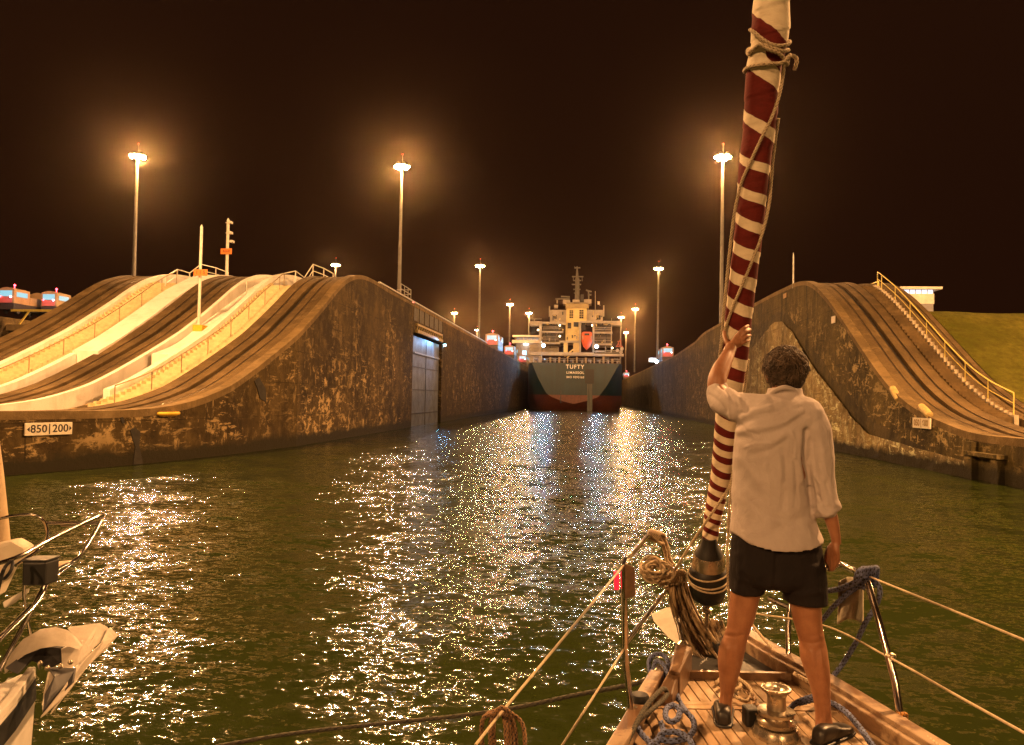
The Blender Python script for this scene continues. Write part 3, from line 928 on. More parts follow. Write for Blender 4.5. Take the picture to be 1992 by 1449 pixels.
for r_ in ((635, 750, 690, 860), (775, 745, 835, 865)):
    w_ = part('window', M_win, [r_], 200.9, .3, cas)
    a = MB()
    for k in range(1, 5): bxp(a, r_[0], r_[1]+k*22-2, r_[2], r_[1]+k*22+2, 200.86, .1)
    bxp(a, (r_[0]+r_[2])/2-2, r_[1], (r_[0]+r_[2])/2+2, r_[3], 200.86, .1)
    a.build('glazing_bars', M_case, w_)
for r_ in ((610, 925, 660, 1005), (695, 915, 765, 982), (803, 920, 862, 1022)): part('window', M_win, [r_], 200.3, .3)
# bridge house, wings and decks
for r_, wr in (((360, 745, 592, 930), (397, 815, 457, 866)), ((878, 745, 1108, 925), (1010, 820, 1075, 882))):
    h = part('bridge_house', M_sw, [r_], 202, 8)
    part('window', M_win, [wr], 201.9, .3, h)
a = MB()
for r_ in ((345, 690, 362, 835), (1110, 680, 1128, 835)): bxp(a, *r_, 201.6, .4)
a.build('bulwark_post', M_sw, ship)
part('bridge_wing', M_sw, [(80, 905, 250, 962)], 200.5, 4)
part('bridge_wing', M_sw, [(1115, 900, 1362, 958)], 200.5, 4)
part('bridge_deck', M_sw, [(240, 912, 590, 938), (985, 905, 1240, 930)], 199.5, 10)
part('house_side', M_shade, [(255, 938, 585, 1230), (985, 925, 1232, 1240)], 203, 7)
part('boat_deck', M_sw, [(240, 1043, 545, 1064), (985, 1052, 1240, 1076)], 199.5, 10)
part('poop_house_deck', M_sw, [(240, 1198, 500, 1222), (490, 1178, 785, 1204), (960, 1215, 1235, 1240)], 199.0, 10)
part('pillar', M_sw, [(203, 938, 246, 1345)], 199.6, 1.2)
part('pillar', M_sw, [(1218, 925, 1236, 1345)], 199.6, .6)
part('lower_house', M_case, [(552, 1204, 612, 1350), (688, 1204, 772, 1350)], 199.4, 3)
part('lower_house', M_sw, [(70, 1235, 480, 1345)], 204, 4)
part('poop_beam', M_sw, [(60, 1345, 985, 1380)], 196.5, 3)
part('poop_beam', M_sw, [(975, 1362, 1402, 1392)], 196.5, 3)
def strut(pts, w, m, name, Y=199.2):
    for (x0, y0, x1, y1) in pts:
        MB().bar(ony(sx(x0), sy(y0), Y), ony(sx(x1), sy(y1), Y), w, w).build(name, m, ship)
strut([(370, 940, 455, 1035), (455, 940, 470, 1040), (300, 1065, 330, 1195), (380, 1080, 420, 1170), (1110, 935, 1020, 1045), (1200, 940, 1120, 1040), (1080, 1080, 1030, 1150), (1150, 1080, 1160, 1205)], .28, M_dark, 'ladder')
strut([(565, 1400, 690, 1300), (600, 1420, 700, 1340)], .35, M_case, 'stairway', 197.5)
rl = [(255, 985, 540, 985), (255, 1010, 540, 1010), (255, 1125, 480, 1125), (255, 1155, 480, 1155), (990, 995, 1230, 995), (990, 1020, 1230, 1020), (990, 1140, 1230, 1140), (990, 1175, 1230, 1175), (75, 870, 75, 905), (75, 872, 245, 872), (140, 870, 140, 905), (1230, 860, 1230, 900), (80, 1262, 180, 1262), (80, 1300, 180, 1300)]
strut(rl, .10, M_sw, 'railing', 198.9)
strut([(1000, 1320, 1390, 1320), (1000, 1340, 1390, 1340), (1140, 1260, 1140, 1345), (985, 1330, 1130, 1330)], .12, M_sw, 'railing', 196.4)
# top hamper
part('monkey_island', M_sw, [(545, 600, 640, 658), (680, 600, 780, 655), (840, 595, 945, 655), (600, 640, 900, 658)], 203, 5)
part('funnel', M_black, [(790, 525, 836, 660)], 204, 3)
strut([(440, 590, 640, 585), (520, 555, 640, 560), (870, 465, 948, 488), (905, 480, 908, 600), (895, 530, 945, 530)], .35, M_mgrey, 'radar', 204)
mp = ony(sx(748), sy(600), 205); mtop = ony(sx(743), sy(128), 205)
a = MB(); a.tube([mp+Vector((0, 0, -1)), mp.lerp(mtop, .6), mtop], [.75, .45, .12], 8)
for cy, x0, x1 in ((150, 708, 782), (275, 672, 832), (330, 690, 800), (385, 668, 800), (455, 690, 790), (505, 700, 780)):
    a.bar(ony(sx(x0), sy(cy), 205), ony(sx(x1), sy(cy), 205), .3, .3)
for x0, y0, y1 in ((690, 275, 330), (815, 275, 340), (720, 300, 580), (772, 300, 580), (710, 130, 160), (785, 140, 160)):
    a.bar(ony(sx(x0), sy(y0), 205), ony(sx(x0), sy(y1), 205), .16, .16)
a.build('signal_mast', M_mgrey, ship)
a = MB(); bxp(a, 455, 605, 470, 648, 203, .6); bxp(a, 418, 672, 470, 718, 203, 1.5)
a.build('dome_antenna', M_sw, ship)
strut([(1000, 480, 1000, 740), (1028, 622, 1068, 682)], .14, M_sw, 'whip_aerial', 203)
part('flag', plain('flag_cloth', (.7, .6, .5), .9, .2, 3, .002), [(1032, 625, 1064, 668)], 202.6, .05)
# lifeboat in its launching frame
strut([(785, 912, 785, 1340), (975, 912, 975, 1340), (785, 912, 985, 912)], .5, M_sw, 'lifeboat_frame', 197.5)
lb = [(808, 1068), (835, 1052), (930, 1052), (955, 1068), (960, 1180), (930, 1260), (876, 1312), (830, 1262), (806, 1180)]
M_lb = plain('lifeboat_orange', (.62, .10, .02), .45, .15, .8, .002)
f_, bk = [], []
for x, y in lb:
    f_.append(ony(sx(x), sy(y), 196.5)); bk.append(ony(sx(880+(x-880)*.7), sy(1150+(y-1150)*.6)-2, 200))
c0 = ony(sx(882), sy(1165), 195.2)
a = MB(); a.loft([[c0.lerp(p, .45) for p in f_], f_, bk])
lbo = a.build('lifeboat', M_lb, ship, True)
a = MB(); bxp(a, 846, 1075, 918, 1105, 195.9, .7)
a.build('lifeboat_window', M_win, lbo)
a = MB()
for x in (822, 944): bxp(a, x-7, 1110, x+7, 1160, 196.0, .6)
a.build('reflective_patch', M_sw, lbo)
# doors, vents, lockers and pipe runs on the deckhouse faces
rnd = random.Random(9)
for x0, x1, y0, y1 in ((262, 575, 945, 1035), (262, 480, 1075, 1190), (990, 1225, 935, 1045), (990, 1225, 1085, 1210), (80, 470, 1245, 1340), (985, 1200, 1250, 1345), (370, 580, 760, 900), (890, 1095, 760, 900), (590, 780, 1040, 1175)):
    for k in range(7):
        cx, cy = rnd.uniform(x0, x1), rnd.uniform(y0, y1)
        w_, h_ = rnd.choice(((16, 42), (26, 12), (10, 10), (8, 60), (40, 6), (14, 20)))
        Y = 199.6 if y1 > 925 and not (590 <= x0 < 800) else 200.2
        if y1 == 900: Y = 201.7
        if x0 == 80: Y = 203.6
        nm, mm_ = rnd.choice((('deckhouse_door', M_dark), ('vent', M_sw), ('locker', M_case)))
        part(nm, mm_, [(cx, max(y0, cy-h_/2), cx+w_, min(y1, cy+h_/2))], Y, .35)
# deck clutter: winches, bollards, fairleads
M_cl = plain('deck_gear', (.40, .30, .16), .6, .3, 1.5, .004)
rnd = random.Random(3)
for k in range(30):
    x = 1034+k*5.75; y0 = 697+rnd.uniform(-6, 1); y1 = 705; Y = 189+rnd.uniform(0, 4)
    t = MB()
    p, q = ony(x, y1+1, Y), ony(x+rnd.uniform(2.0, 4.5), y0, Y)
    if k % 3 == 0: t.box((p.x, Y, p.z), (q.x, Y+1, q.z))
    elif k % 3 == 1:
        c = (p+q)/2; t.lathe((p.x, Y, c.z), [(.5, 0), (.5, .1), (.28, .12), (.28, .7), (.5, .72), (.5, .82)], 12, (1, 0, 0))
    else: t.lathe((p.x, Y, zd), [(.18, 0), (.18, .8), (.26, .85), (.26, 1.0)], 10)
    t.build(('deck_locker', 'winch', 'bollard')[k % 3], (M_cl, M_dark, M_sw)[k % 3], ship)
a = MB()
for zz in (.55, 1.05): a.tube([(xl+1.1, YT+.3, zd+zz), (xr-1.1, YT+.3, zd+zz)], .05, 5)
k = xl+1.1
while k < xr-1: a.tube([(k, YT+.3, zd), (k, YT+.3, zd+1.05)], .05, 5); k += 1.45
a.build('stern_railing', M_sw, ship)
# small crane on the right quarter
strut([(1355, 1160, 1300, 1260), (1355, 1160, 1365, 1270), (1320, 1180, 1340, 1260), (1290, 1260, 1390, 1260)], .22, plain('crane_red', (.30, .05, .03), .5, .2, 2, 0), 'crane', 197)
for cx, cy in ((1312, 1316), (1362, 1340), (1378, 1292)):
    p = ony(sx(cx), sy(cy), 196.3)
    MB().lathe(p, [(.1, -.5), (.42, -.45), (.42, .45), (.1, .5)], 12, (0, 1, 0)).build('hose_drum', M_sw, ship, True)
# transom: black box for the shade in a recess, overboard discharge, name
q0, q1 = ony(1138, 746, YT-.05), ony(1156, 718.5, YT-.05)
MB().box((q0.x, YT-.09, q0.z), (q1.x, YT+.3, q1.z)).build('transom_recess_shade', M_black, ship)
q0, q1 = ony(1142, 799, YT-.2), ony(1153, 747, YT-.2)
def _disch(n, b):
    a = n.noise(n.mapping(n.pos(), (3, 1, .1)), 1.2, 4, .7)
    n.link(n.ramp(a, [(.4, (.02, .03, .03)), (.75, (.13, .13, .11))]), b.inputs['Base Color'])
MB().box((q0.x, YT-.14, .02), (q1.x, YT-.09, q1.z)).build('overboard_stain', mat('overboard_water', (.3, .3, .27), .4, build=_disch), ship)
q0 = ony(1091, 770, YT)
MB().box((q0.x-.12, YT-.08, q0.z-1.8), (q0.x+.12, YT-.03, q0.z+1.3)).build('draught_mark', M_dark, ship)
M_lett = plain('white_lettering', (.95, .93, .88), .5, .1, 2, 0)
for t, px, py, sz, sp, bo, wpx in (('TUFTY', 1118.5, 713.7, 1.36, 1.22, .03, 35), ('LIMASSOL', 1119, 725, .80, 1.2, .02, 33.5), ('IMO 9393163', 1119, 733.8, .70, 1.1, .018, 33.5)):
    p = ony(px, py, YT-.12)
    o = lettering(t, sz, M_lett, ship, p, (1, 0, 0), (0, 0, 1), 'ship_name', .03, bo, sp)
    w_ = o.dimensions.x or 1
    xs_ = [v.co.x for v in o.data.vertices]; wid = max(xs_)-min(xs_)
    k = wpx/1480*(YT+3)/wid
    for v in o.data.vertices: v.co.x *= k
# floodlights
for (px, py), en in (((1057.3, 671.8), 1.0), ((1160.8, 674), .8)):
    p = ony(px, py, 196.0)
    f = MB().lathe(p+Vector((0, .3, 0)), [(.2, .5), (.5, .3), (.55, 0)], 12, (0, -1, 0)).build('floodlight', M_grey, ship, True)
    MB().sphere(p+Vector((0, -.25, 0)), .42, 12, 8, (1, .5, 1)).build('lens', mat('cold_floodlight', (.8, .9, 1), .3, emit=(.42, .70, 1.0), estr=40), f, True)
    l = bpy.data.lights.new('deck_floodlight', 'SPOT'); l.energy = 6500*en; l.color = (.30, .60, 1.0); l.spot_size = R(150); l.spot_blend = .6; l.shadow_soft_size = .4
    o = bpy.data.objects.new('deck_floodlight', l); COL.objects.link(o); o.location = p+Vector((0, -.8, 0))
    o.rotation_euler = (R(-58), 0, 0)
for cx, cy in ((500, 962), (500, 1115), (193, 1027), (958, 962), (1240, 1280)):
    p = ony(sx(cx), sy(cy), 198.6)
    MB().sphere(p, .2, 8, 6).build('deck_light', mat('warm_bulb', (1, .8, .6), .4, emit=(1, .75, .45), estr=14), ship)
for px, py, en in ((1085, 690, 1900), (1180, 694, 1900), (1115, 660, 2200), (1075, 640, 1100), (1165, 640, 1100), (1121, 612, 1700)):
    l = bpy.data.lights.new('ship_deck_lamp', 'POINT'); l.energy = en*.05; l.color = (1, .62, .26); l.shadow_soft_size = .3
    o = bpy.data.objects.new('ship_deck_lamp', l); COL.objects.link(o); o.location = ony(px, py, 193.5)

# ================================================================== LOCOMOTIVES
M_mule = plain('locomotive_cream', (.28, .20, .11), .5, .2, .8, .002)
M_mpink = plain('locomotive_red_lit', (.42, .12, .13), .5, .2, .8, .002)  # pale panel tinted pink: the red lamps' glow is in its colour
M_cyan = mat('lit_cab_glass', (.05, .08, .1), .2, emit=(.34, .82, 1.0), estr=.65)
M_redl = mat('red_lamp', (1, .05, .05), .3, emit=(1, .04, .06), estr=14)
M_wl = mat('white_lamp', (1, 1, 1), .3, emit=(.9, .92, 1), estr=6)
def mule_proto():
    root = thing('locomotive', (0, 0, 0), 'x', 'locomotive', 'towing locomotives on the lock walls')
    MB().box((-1.25, 0, .55), (1.25, 9.5, 1.5)).build('chassis', M_dark, root, bevel=.05)
    MB().box((-1.2, 3.4, 1.5), (1.2, 6.1, 2.7)).build('winch_house', M_mule, root, bevel=.08)
    for y0, y1, s in ((0, 3.2, 0), (6.3, 9.5, 1)):
        arch = []
        for k in range(15):
            t = PI*k/14
            arch.append((1.25*math.cos(t) if abs(math.cos(t)) < .75 else 1.25*math.copysign(1, math.cos(t))*min(1, .75+.35*abs(math.cos(t))), 0, 2.9+.95*math.sin(t)**.7))
        poly = [(1.25, 0, 1.5)]+[(x, 0, z) for x, _, z in arch]+[(-1.25, 0, 1.5)]
        a = MB().prism([(x, y0, z) for x, _, z in poly], (0, y1-y0, 0))
        cabin = a.build('cab', M_mule, root)
        yf = y0-.03 if s == 0 else y1+.03; d = -.05 if s == 0 else .05
        MB().box((-.95, min(yf, yf+d), 2.5), (.95, max(yf, yf+d), 3.35)).build('window', M_cyan, cabin)
        MB().box((-1.0, min(yf, yf+d), 1.55), (1.0, max(yf, yf+d), 2.38)).build('front_panel', M_mpink, cabin)
        for sx_ in (-.8, .8):
            MB().sphere((sx_, yf+d*2, 2.42), .13, 8, 6).build('headlight', M_redl if sx_ < 0 else M_wl, cabin)
        for sx_ in (-1.25, 1.25):
            MB().box((sx_-.03, y0+.5, 2.5), (sx_+.03, y1-.5, 3.2)).build('side_window', M_cyan, cabin)
    for y in (1.2, 3.4, 6.1, 8.3):
        for sx_ in (-.95, .95):
            MB().lathe((sx_-.1, y, .45), [(.42, 0), (.42, .2)], 14, (1, 0, 0)).build('wheel', M_dark, root)
    MB().tube([(0, 1.6, 3.8), (0, 1.6, 4.3)], .05, 6).sphere((0, 1.6, 4.35), .16, 8, 5).build('beacon', M_redl, root)
    return root
MPROTO = mule_proto()
first = True
ML = [((990, 716), -18.7, zL, 'cream locomotive with glowing cab left of the ship, nearer of the arched pair'),
      ((1016, 729), -18.7, zL, 'cream locomotive with glowing cab hard against the ship, farther of the arched pair'),
      ((956, 690), -18.7, zL, 'locomotive with red lamps and yellow-lit gear, low on the left wall'),
      ((1299, 701), 18.2, zR, 'locomotive with red lamps over yellow-lit slats on the right wall'),
      ((1219, 731), 18.2, zR, 'distant locomotive with pink lamp between ship and right wall')]
MLOC = []
for (px, py), x, zf, lab in ML:
    d = ray(px, py); y = d.y*(x/d.x)
    o = MPROTO if first else copy_tree(MPROTO)
    o.location = (x, y, zf(y)-.1); o['label'] = lab; MLOC.append(o.location.copy()); first = False
for i, l_ in enumerate(MLOC):
    for dx, en, c in ((-.6, 1000, (1, .06, .14)), (.9, 160, (.6, .8, 1)), (0, 250, (1, .6, .2))):
        l = bpy.data.lights.new('locomotive_lamp', 'POINT'); l.energy = en*.09; l.color = c; l.shadow_soft_size = .2
        o = bpy.data.objects.new('locomotive_lamp', l); COL.objects.link(o); o.location = l_+Vector((dx, -1.7, 2.4 if c[1] < .3 else 3.3))
for px, py, x0, lab in ((95, 585, 108, 'locomotive with red lamps on the far wall of the other lane, next to the ramp'), (12, 575, 104, 'pale locomotive on the far wall of the other lane, cut by the left picture edge')):
    p = ony(px, py, x0)
    o = copy_tree(MPROTO); o.location = (p.x, p.y, 14.1); o['label'] = lab
    for dx, en, c in ((-.6, 1500, (1, .06, .1)), (.9, 900, (.9, .9, 1))):
        l = bpy.data.lights.new('locomotive_lamp', 'POINT'); l.energy = en*.04; l.color = c; l.shadow_soft_size = .2
        o2 = bpy.data.objects.new('locomotive_lamp', l); COL.objects.link(o2); o2.location = o.location+Vector((dx, -1.8, 2.6))
# floodlight unit on the right wall
p = onx(1277, 703, 17.4)
fl = thing('floodlight', p+Vector((0, 0, -1.8)), 'dazzling blue-white floodlight on a short post over the right wall', 'floodlight')
MB().tube([p+Vector((0, .2, -1.8)), p+Vector((0, .2, 0))], .1, 8).box(p+Vector((-1.8, .5, -.1)), p+Vector((.3, 2.2, .9))).build('post', M_grey, fl)
MB().sphere(p, .40, 12, 8).build('lens', MATS['cold_floodlight'], fl, True)
l = bpy.data.lights.new('wall_floodlight', 'POINT'); l.energy = 500; l.color = (.55, .75, 1); l.shadow_soft_size = .3
o = bpy.data.objects.new('wall_floodlight', l); COL.objects.link(o); o.location = p+Vector((-.9, -.6, .2))
# control building beside the ship
cb = thing('control_building', (-26, 262, 12), 'pale flat-roofed control building with window band, behind the ship on the left', 'building')
def bb(name, m, x0, y0, x1, y1, Y, d, par=cb):
    p, q = ony(x0, y1, Y), ony(x1, y0, Y)
    return MB().box((p.x, Y, p.z), (q.x, Y+d, q.z)).build(name, m, par)
bb('roof', M_sw, 997, 652, 1052, 655, 259, 20); bb('wall', M_sw, 1003, 667, 1050, 720, 262, 14); bb('balcony', M_sw, 996, 661.5, 1052, 667, 259.5, 18)
wn = bb('window', mat('dim_office_glass', (.1, .12, .15), .2, emit=(.5, .55, .6), estr=.25), 1003, 655, 1050, 661.5, 262, .3)
a = MB()
for k in range(7):
    p, q = ony(1003+k*7.4, 661.5, 261.8), ony(1005+k*7.4, 655, 261.8); a.box((p.x, 261.7, p.z), (q.x, 262, q.z))
a.build('mullions', M_sw, wn)
bb('window', MATS['cold_lamp'] if False else mat('blue_lit_window', (.4, .8, 1), .3, emit=(.3, .8, 1), estr=1.6), 1016, 682, 1024, 696, 261.9, .3)
bb('lamp_strip', M_wl, 1018, 668.5, 1028, 670.5, 261, .4)
l = bpy.data.lights.new('building_lamp', 'POINT'); l.energy = 420; l.color = (1, .75, .6); l.shadow_soft_size = .3
o = bpy.data.objects.new('building_lamp', l); COL.objects.link(o); o.location = ony(1022, 676, 257)

# ================================================================== OUR YACHT'S BOW
ZD = 1.55
def fr(r, f, z):     # boat-side frame: r to the right of the camera, f forward, both level
    return Vector((math.cos(YAW)*r-math.sin(YAW)*f, math.sin(YAW)*r+math.cos(YAW)*f, z))
def dz(px, py, z=ZD): return onz(px, py, z)

def _teak(n, b):
    t = n.sep(n.obj())
    p = n.obj()
    g_ = n.noise(n.mapping(p, (26, 2.2, 26), rot=(0, 0, R(-2))), 1.0, 6, .7, .4)
    big = n.noise(p, 3.0, 4, .6)
    c = n.mix(n.ramp(g_, [(.3, 0), (.7, 1)]), (.36, .24, .135), (.235, .145, .075))
    c = n.mix(n.ramp(big, [(.45, 0), (.72, 1)]), c, (.50, .38, .25))
    n.link(c, b.inputs['Base Color'])
    n.link(n.ramp(g_, [(.3, .5), (.8, .75)]), b.inputs['Roughness'])
    n.bump(b, g_, .002, .6)
M_teak = mat('weathered_teak', (.3, .18, .09), .6, build=_teak)
M_caulk = plain('black_caulking', (.015, .013, .012), .6, .2, 10, 0)
def _varn(n, b):
    p = n.obj()
    g_ = n.noise(n.mapping(p, (22, 2, 22)), 1.0, 6, .7, .6)
    big = n.noise(p, 4.0, 5, .65)
    c = n.mix(n.ramp(g_, [(.3, 0), (.7, 1)]), (.155, .085, .042), (.07, .036, .018))
    c = n.mix(n.math('MULTIPLY', n.ramp(big, [(.48, 0), (.56, 1)]), .8), c, (.32, .225, .135))
    n.link(c, b.inputs['Base Color'])
    n.link(n.ramp(big, [(.3, .3), (.7, .6)]), b.inputs['Roughness'])
    n.bump(b, g_, .002, .5)
M_varn = mat('worn_varnish', (.35, .18, .07), .4, build=_varn)
M_ss = plain('stainless_steel', (.62, .58, .54), .16, .12, 9, 0, 1.0)
M_bronze = plain('worn_chrome', (.60, .52, .40), .28, .3, 8, .001, .9)
M_gel = plain('white_gelcoat', (.60, .56, .51), .35, .15, 2, 0)
def _rope(c1, c2):
    def f(n, b):
        a = n.noise(n.obj(), 60, 4, .7)
        n.link(n.mix(n.ramp(a, [(.3, 0), (.7, 1)]), c1, c2), b.inputs['Base Color'])
        n.bump(b, n.noise(n.obj(), 260, 3, .6), .002, .8)
    return f
M_blue = mat('blue_rope', (.06, .08, .16), .9, build=_rope((.15, .19, .36), (.08, .10, .22)))
M_beige = mat('beige_rope', (.45, .36, .24), .9, build=_rope((.50, .40, .27), (.32, .24, .15)))
M_brown = mat('brown_rope', (.25, .15, .08), .9, build=_rope((.30, .17, .08), (.17, .09, .045)))
M_cord = mat('pale_cord', (.5, .42, .3), .85, build=_rope((.56, .47, .33), (.38, .30, .20)))
M_drope = mat('dark_wet_rope', (.05, .045, .03), .8, build=_rope((.075, .065, .04), (.03, .028, .02)))

M_fleck = plain('rope_fleck', (.24, .18, .12), .9, .3, 20, 0)
M_groove = plain('rope_groove_shade', (.022, .02, .02), .9, .3, 20, 0)
bow = fr(1.36, 5.05, ZD)
yacht = thing('sailing_yacht', fr(1.24, 3.6, ZD), 'bow of our teak-decked sailing yacht with steel pulpit, lower right', 'yacht')
# deck outline: port edge from aft to the stem, then starboard back aft
port = [(.16, 2.6), (.36, 3.1), (.52, 3.5), (.72, 4.02), (.93, 4.53), (1.14, 4.93)]
stbd = [(1.50, 4.93), (1.585, 4.53), (1.70, 4.10), (1.80, 3.6), (1.90, 3.1), (2.0, 2.6)]
portc, stbc = catmull([(x, y, 0) for x, y in port], 6), catmull([(x, y, 0) for x, y in stbd], 6)
def pr(f): return lerp_list([p.y for p in portc], [p.x for p in portc], f)
def sr(f): return lerp_list([p.y for p in reversed(stbc)], [p.x for p in reversed(stbc)], f)
out = [fr(p.x, p.y, ZD-.012) for p in portc]+[fr(p.x, p.y, ZD-.012) for p in stbc]
MB().prism(out, (0, 0, -.05)).build('deck_base', M_caulk, yacht)
# hull skin below the deck
a = MB(); rings = []
for z, k in ((ZD-.01, 1.0), (.9, .93), (.3, .80), (-.4, .55)):
    rings.append([fr(1.36+(p.x-1.36)*k+(0), p.y-(ZD-z)*.12, z) for p in portc]+[fr(1.30+(p.x-1.30)*k, p.y-(ZD-z)*.12, z) for p in stbc])
a.loft(rings, caps=False)
a.build('hull', M_gel, yacht, True)
# teak planks run along the boat; a margin beam crosses the deck behind the foot
HEAD = math.tan(R(2.6))
pl = MB(); n_pl = 0
def planks(f0, f1, w, gap):
    k = -30
    while k < 40:
        def rr_(f, off): return 1.24+off-(f-3.6)*HEAD
        o0, o1 = k*w, k*w+w-gap
        fs = [f0+(f1-f0)*i/14 for i in range(15)]
        seg = []
        for f in fs:
            l, r_ = max(rr_(f, o0), pr(f)+.055), min(rr_(f, o1), sr(f)-.055)
            if r_-l > .006: seg.append((f, l, r_))
        if len(seg) > 1:
            base = [(fr(l, f, ZD), fr(r_, f, ZD), fr(r_, f, ZD-.012), fr(l, f, ZD-.012)) for f, l, r_ in seg]
            pl.loft([list(q) for q in base])
        k += 1
planks(2.62, 3.86, .055, .0085); planks(3.97, 4.27, .055, .0085)
pl.build('teak_deck', M_teak, yacht)
a = MB().hexa([fr(pr(3.87)+.05, 3.868, ZD-.01), fr(sr(3.87)-.05, 3.868, ZD-.01), fr(sr(3.96)-.05, 3.912, ZD-.01), fr(pr(3.96)+.05, 3.912, ZD-.01), fr(pr(3.87)+.05, 3.868, ZD+.003), fr(sr(3.87)-.05, 3.868, ZD+.003), fr(sr(3.96)-.05, 3.912, ZD+.003), fr(pr(3.96)+.05, 3.912, ZD+.003)])
a.hexa([fr(pr(3.92)+.05, 3.918, ZD-.01), fr(sr(3.92)-.05, 3.918, ZD-.01), fr(sr(3.96)-.05, 3.963, ZD-.01), fr(pr(3.96)+.05, 3.963, ZD-.01), fr(pr(3.92)+.05, 3.918, ZD+.002), fr(sr(3.92)-.05, 3.918, ZD+.002), fr(sr(3.96)-.05, 3.963, ZD+.002), fr(pr(3.96)+.05, 3.963, ZD+.002)])
a.build('margin_beam', M_teak, yacht)
# anchor well: flat black sheet for its shade, with sill at the stem
MB().prism([fr(pr(4.3)+.08, 4.30, ZD+.002), fr(sr(4.3)-.08, 4.30, ZD+.002), fr(sr(4.8)-.06, 4.84, ZD+.002), fr(pr(4.8)+.08, 4.84, ZD+.002)], (0, 0, .004)).build('anchor_well', M_black, yacht)
MB().bar(fr(pr(4.28)+.05, 4.285, ZD+.02), fr(sr(4.28)-.05, 4.285, ZD+.02), .03, .045).build('well_sill', M_varn, yacht)
# bulwark (toe) rails: capped timber
def toe(cv, name, w, h, f0, f1, inner, lift=0):
    P = [fr(p.x+inner, p.y, ZD) for p in cv if f0 <= p.y <= f1]
    a = MB(); rings = []
    for i, p in enumerate(P):
        t = (P[min(i+1, len(P)-1)]-P[max(i-1, 0)]).normalized(); s_ = t.cross(Vector((0, 0, 1))).normalized()*w/2
        rings.append([p-s_+Vector((0, 0, lift)), p+s_+Vector((0, 0, lift)), p+s_*1.0+Vector((0, 0, h)), p-s_*1.0+Vector((0, 0, h))])
    a.loft(rings)
    return a.build(name, M_varn, yacht, bevel=.008)
toe(portc, 'toe_rail', .075, .075, 2.6, 4.25, .03)
toe(stbc, 'toe_rail', .075, .075, 2.6, 5, -.04)
toe(stbc, 'rail_cap', .085, .03, 2.6, 5, .005, .095)
# massive port stem block with the pulpit leg on it
q = [dz(1314, 1250, ZD+.16), dz(1347, 1258, ZD+.16), dz(1323, 1308, ZD+.13), dz(1301, 1303, ZD+.13)]
a = MB().hexa([v-Vector((0, 0, .2)) for v in (q[3], q[2], q[1], q[0])]+[q[3], q[2], q[1], q[0]])
a.build('stem_block', M_varn, yacht, bevel=.012)
q = [dz(1301, 1303, ZD+.12), dz(1322, 1308, ZD+.12), dz(1308, 1352, ZD+.05), dz(1276, 1350, ZD+.05)]
MB().hexa([v-Vector((0, 0, .10)) for v in (q[3], q[2], q[1], q[0])]+[q[3], q[2], q[1], q[0]]).build('rail_scarf', M_varn, yacht, bevel=.01)

# pulpit: split steel tube frame, port and starboard halves
def D(px, py, z=ZD): return (dz(px, py, z)-CPOS).dot(CF)
dP = D(1222, 1408); dPB = D(1330, 1256, ZD+.14)
pul = MB()
T = .0155
foot = pd(1232, 1412, dP); top = pd(1213, 1092, dP-.03)
fwd = pd(1272, 1040, 4.75)
pul.tube([foot, pd(1217, 1290, dP-.01), pd(1213, 1110, dP-.03), pd(1216, 1090, dP+.02), pd(1230, 1076, dP+.3), fwd-Vector((.03, 0, 0)), fwd+Vector((0, .03, -.01)), pd(1288, 1060, 4.85), pd(1300, 1100, 4.85), pd(1305, 1140, 4.84), pd(1312, 1180, 4.83), pd(1328, 1250, dPB)], T, 10)
pul.tube([pd(1214, 1255, dP-.01), pd(1300, 1142, 4.84)], T*.85, 10)
pul.build('pulpit', M_ss, yacht, True)
MB().lathe(foot+Vector((0, 0, -.01)), [(.045, 0), (.045, .012), (.02, .02), (.018, .10)], 14).build('stanchion_base', M_bronze, yacht, True)
MB().lathe(pd(1329, 1254, dPB)-Vector((0, 0, .005)), [(.035, 0), (.035, .012), (.018, .03)], 14).build('stanchion_base', M_bronze, yacht, True)
dS = D(1757, 1425)
footS = pd(1757, 1432, dS); topS = pd(1690, 1140, dS+.28)
pulS = MB().tube([footS, pd(1742, 1330, dS+.05), pd(1712, 1215, dS+.19), topS, pd(1682, 1122, dS+.36), pd(1668, 1112, dS+.42), pd(1636, 1098, dS+.72), pd(1605, 1085, dS+.95)], T*1.15, 10)
pulS.tube([pd(1636, 1098, dS+.72), pd(1560, 1118, 4.55), pd(1540, 1160, 4.5), pd(1534, 1200, 4.48), pd(1533, 1310, 4.36)], T, 10)
pulS.tube([pd(1495, 1164, 4.6), pd(1540, 1184, 4.5)], T, 8)
pulS.build('pulpit', M_ss, yacht, True)
MB().lathe(footS-Vector((0, 0, .012)), [(.045, 0), (.045, .012), (.02, .02), (.018, .10)], 14).build('stanchion_base', M_bronze, yacht, True)
# navigation light board on the port stanchion
nb = MB().hexa([pd(1216, 1165, dP-.05), pd(1236, 1160, dP+.02), pd(1236, 1160, dP+.06), pd(1216, 1165, dP+.0), pd(1216, 1096, dP-.05), pd(1235, 1104, dP+.02), pd(1235, 1104, dP+.06), pd(1216, 1096, dP+.0)])
nb = nb.build('light_board', M_varn, yacht, bevel=.004)
MB().tube([pd(1200, 1146, dP-.03), pd(1199, 1112, dP-.03)], .0125, 10).build('port_light', mat('red_nav_light', (.8, .02, .04), .25, emit=(1, .02, .05), estr=.7), nb, True)
MB().tube([pd(1205, 1150, dP-.02), pd(1212, 1150, dP-.02)], .012, 6).tube([pd(1204, 1109, dP-.02), pd(1212, 1109, dP-.02)], .012, 6).build('light_bracket', M_black, nb)
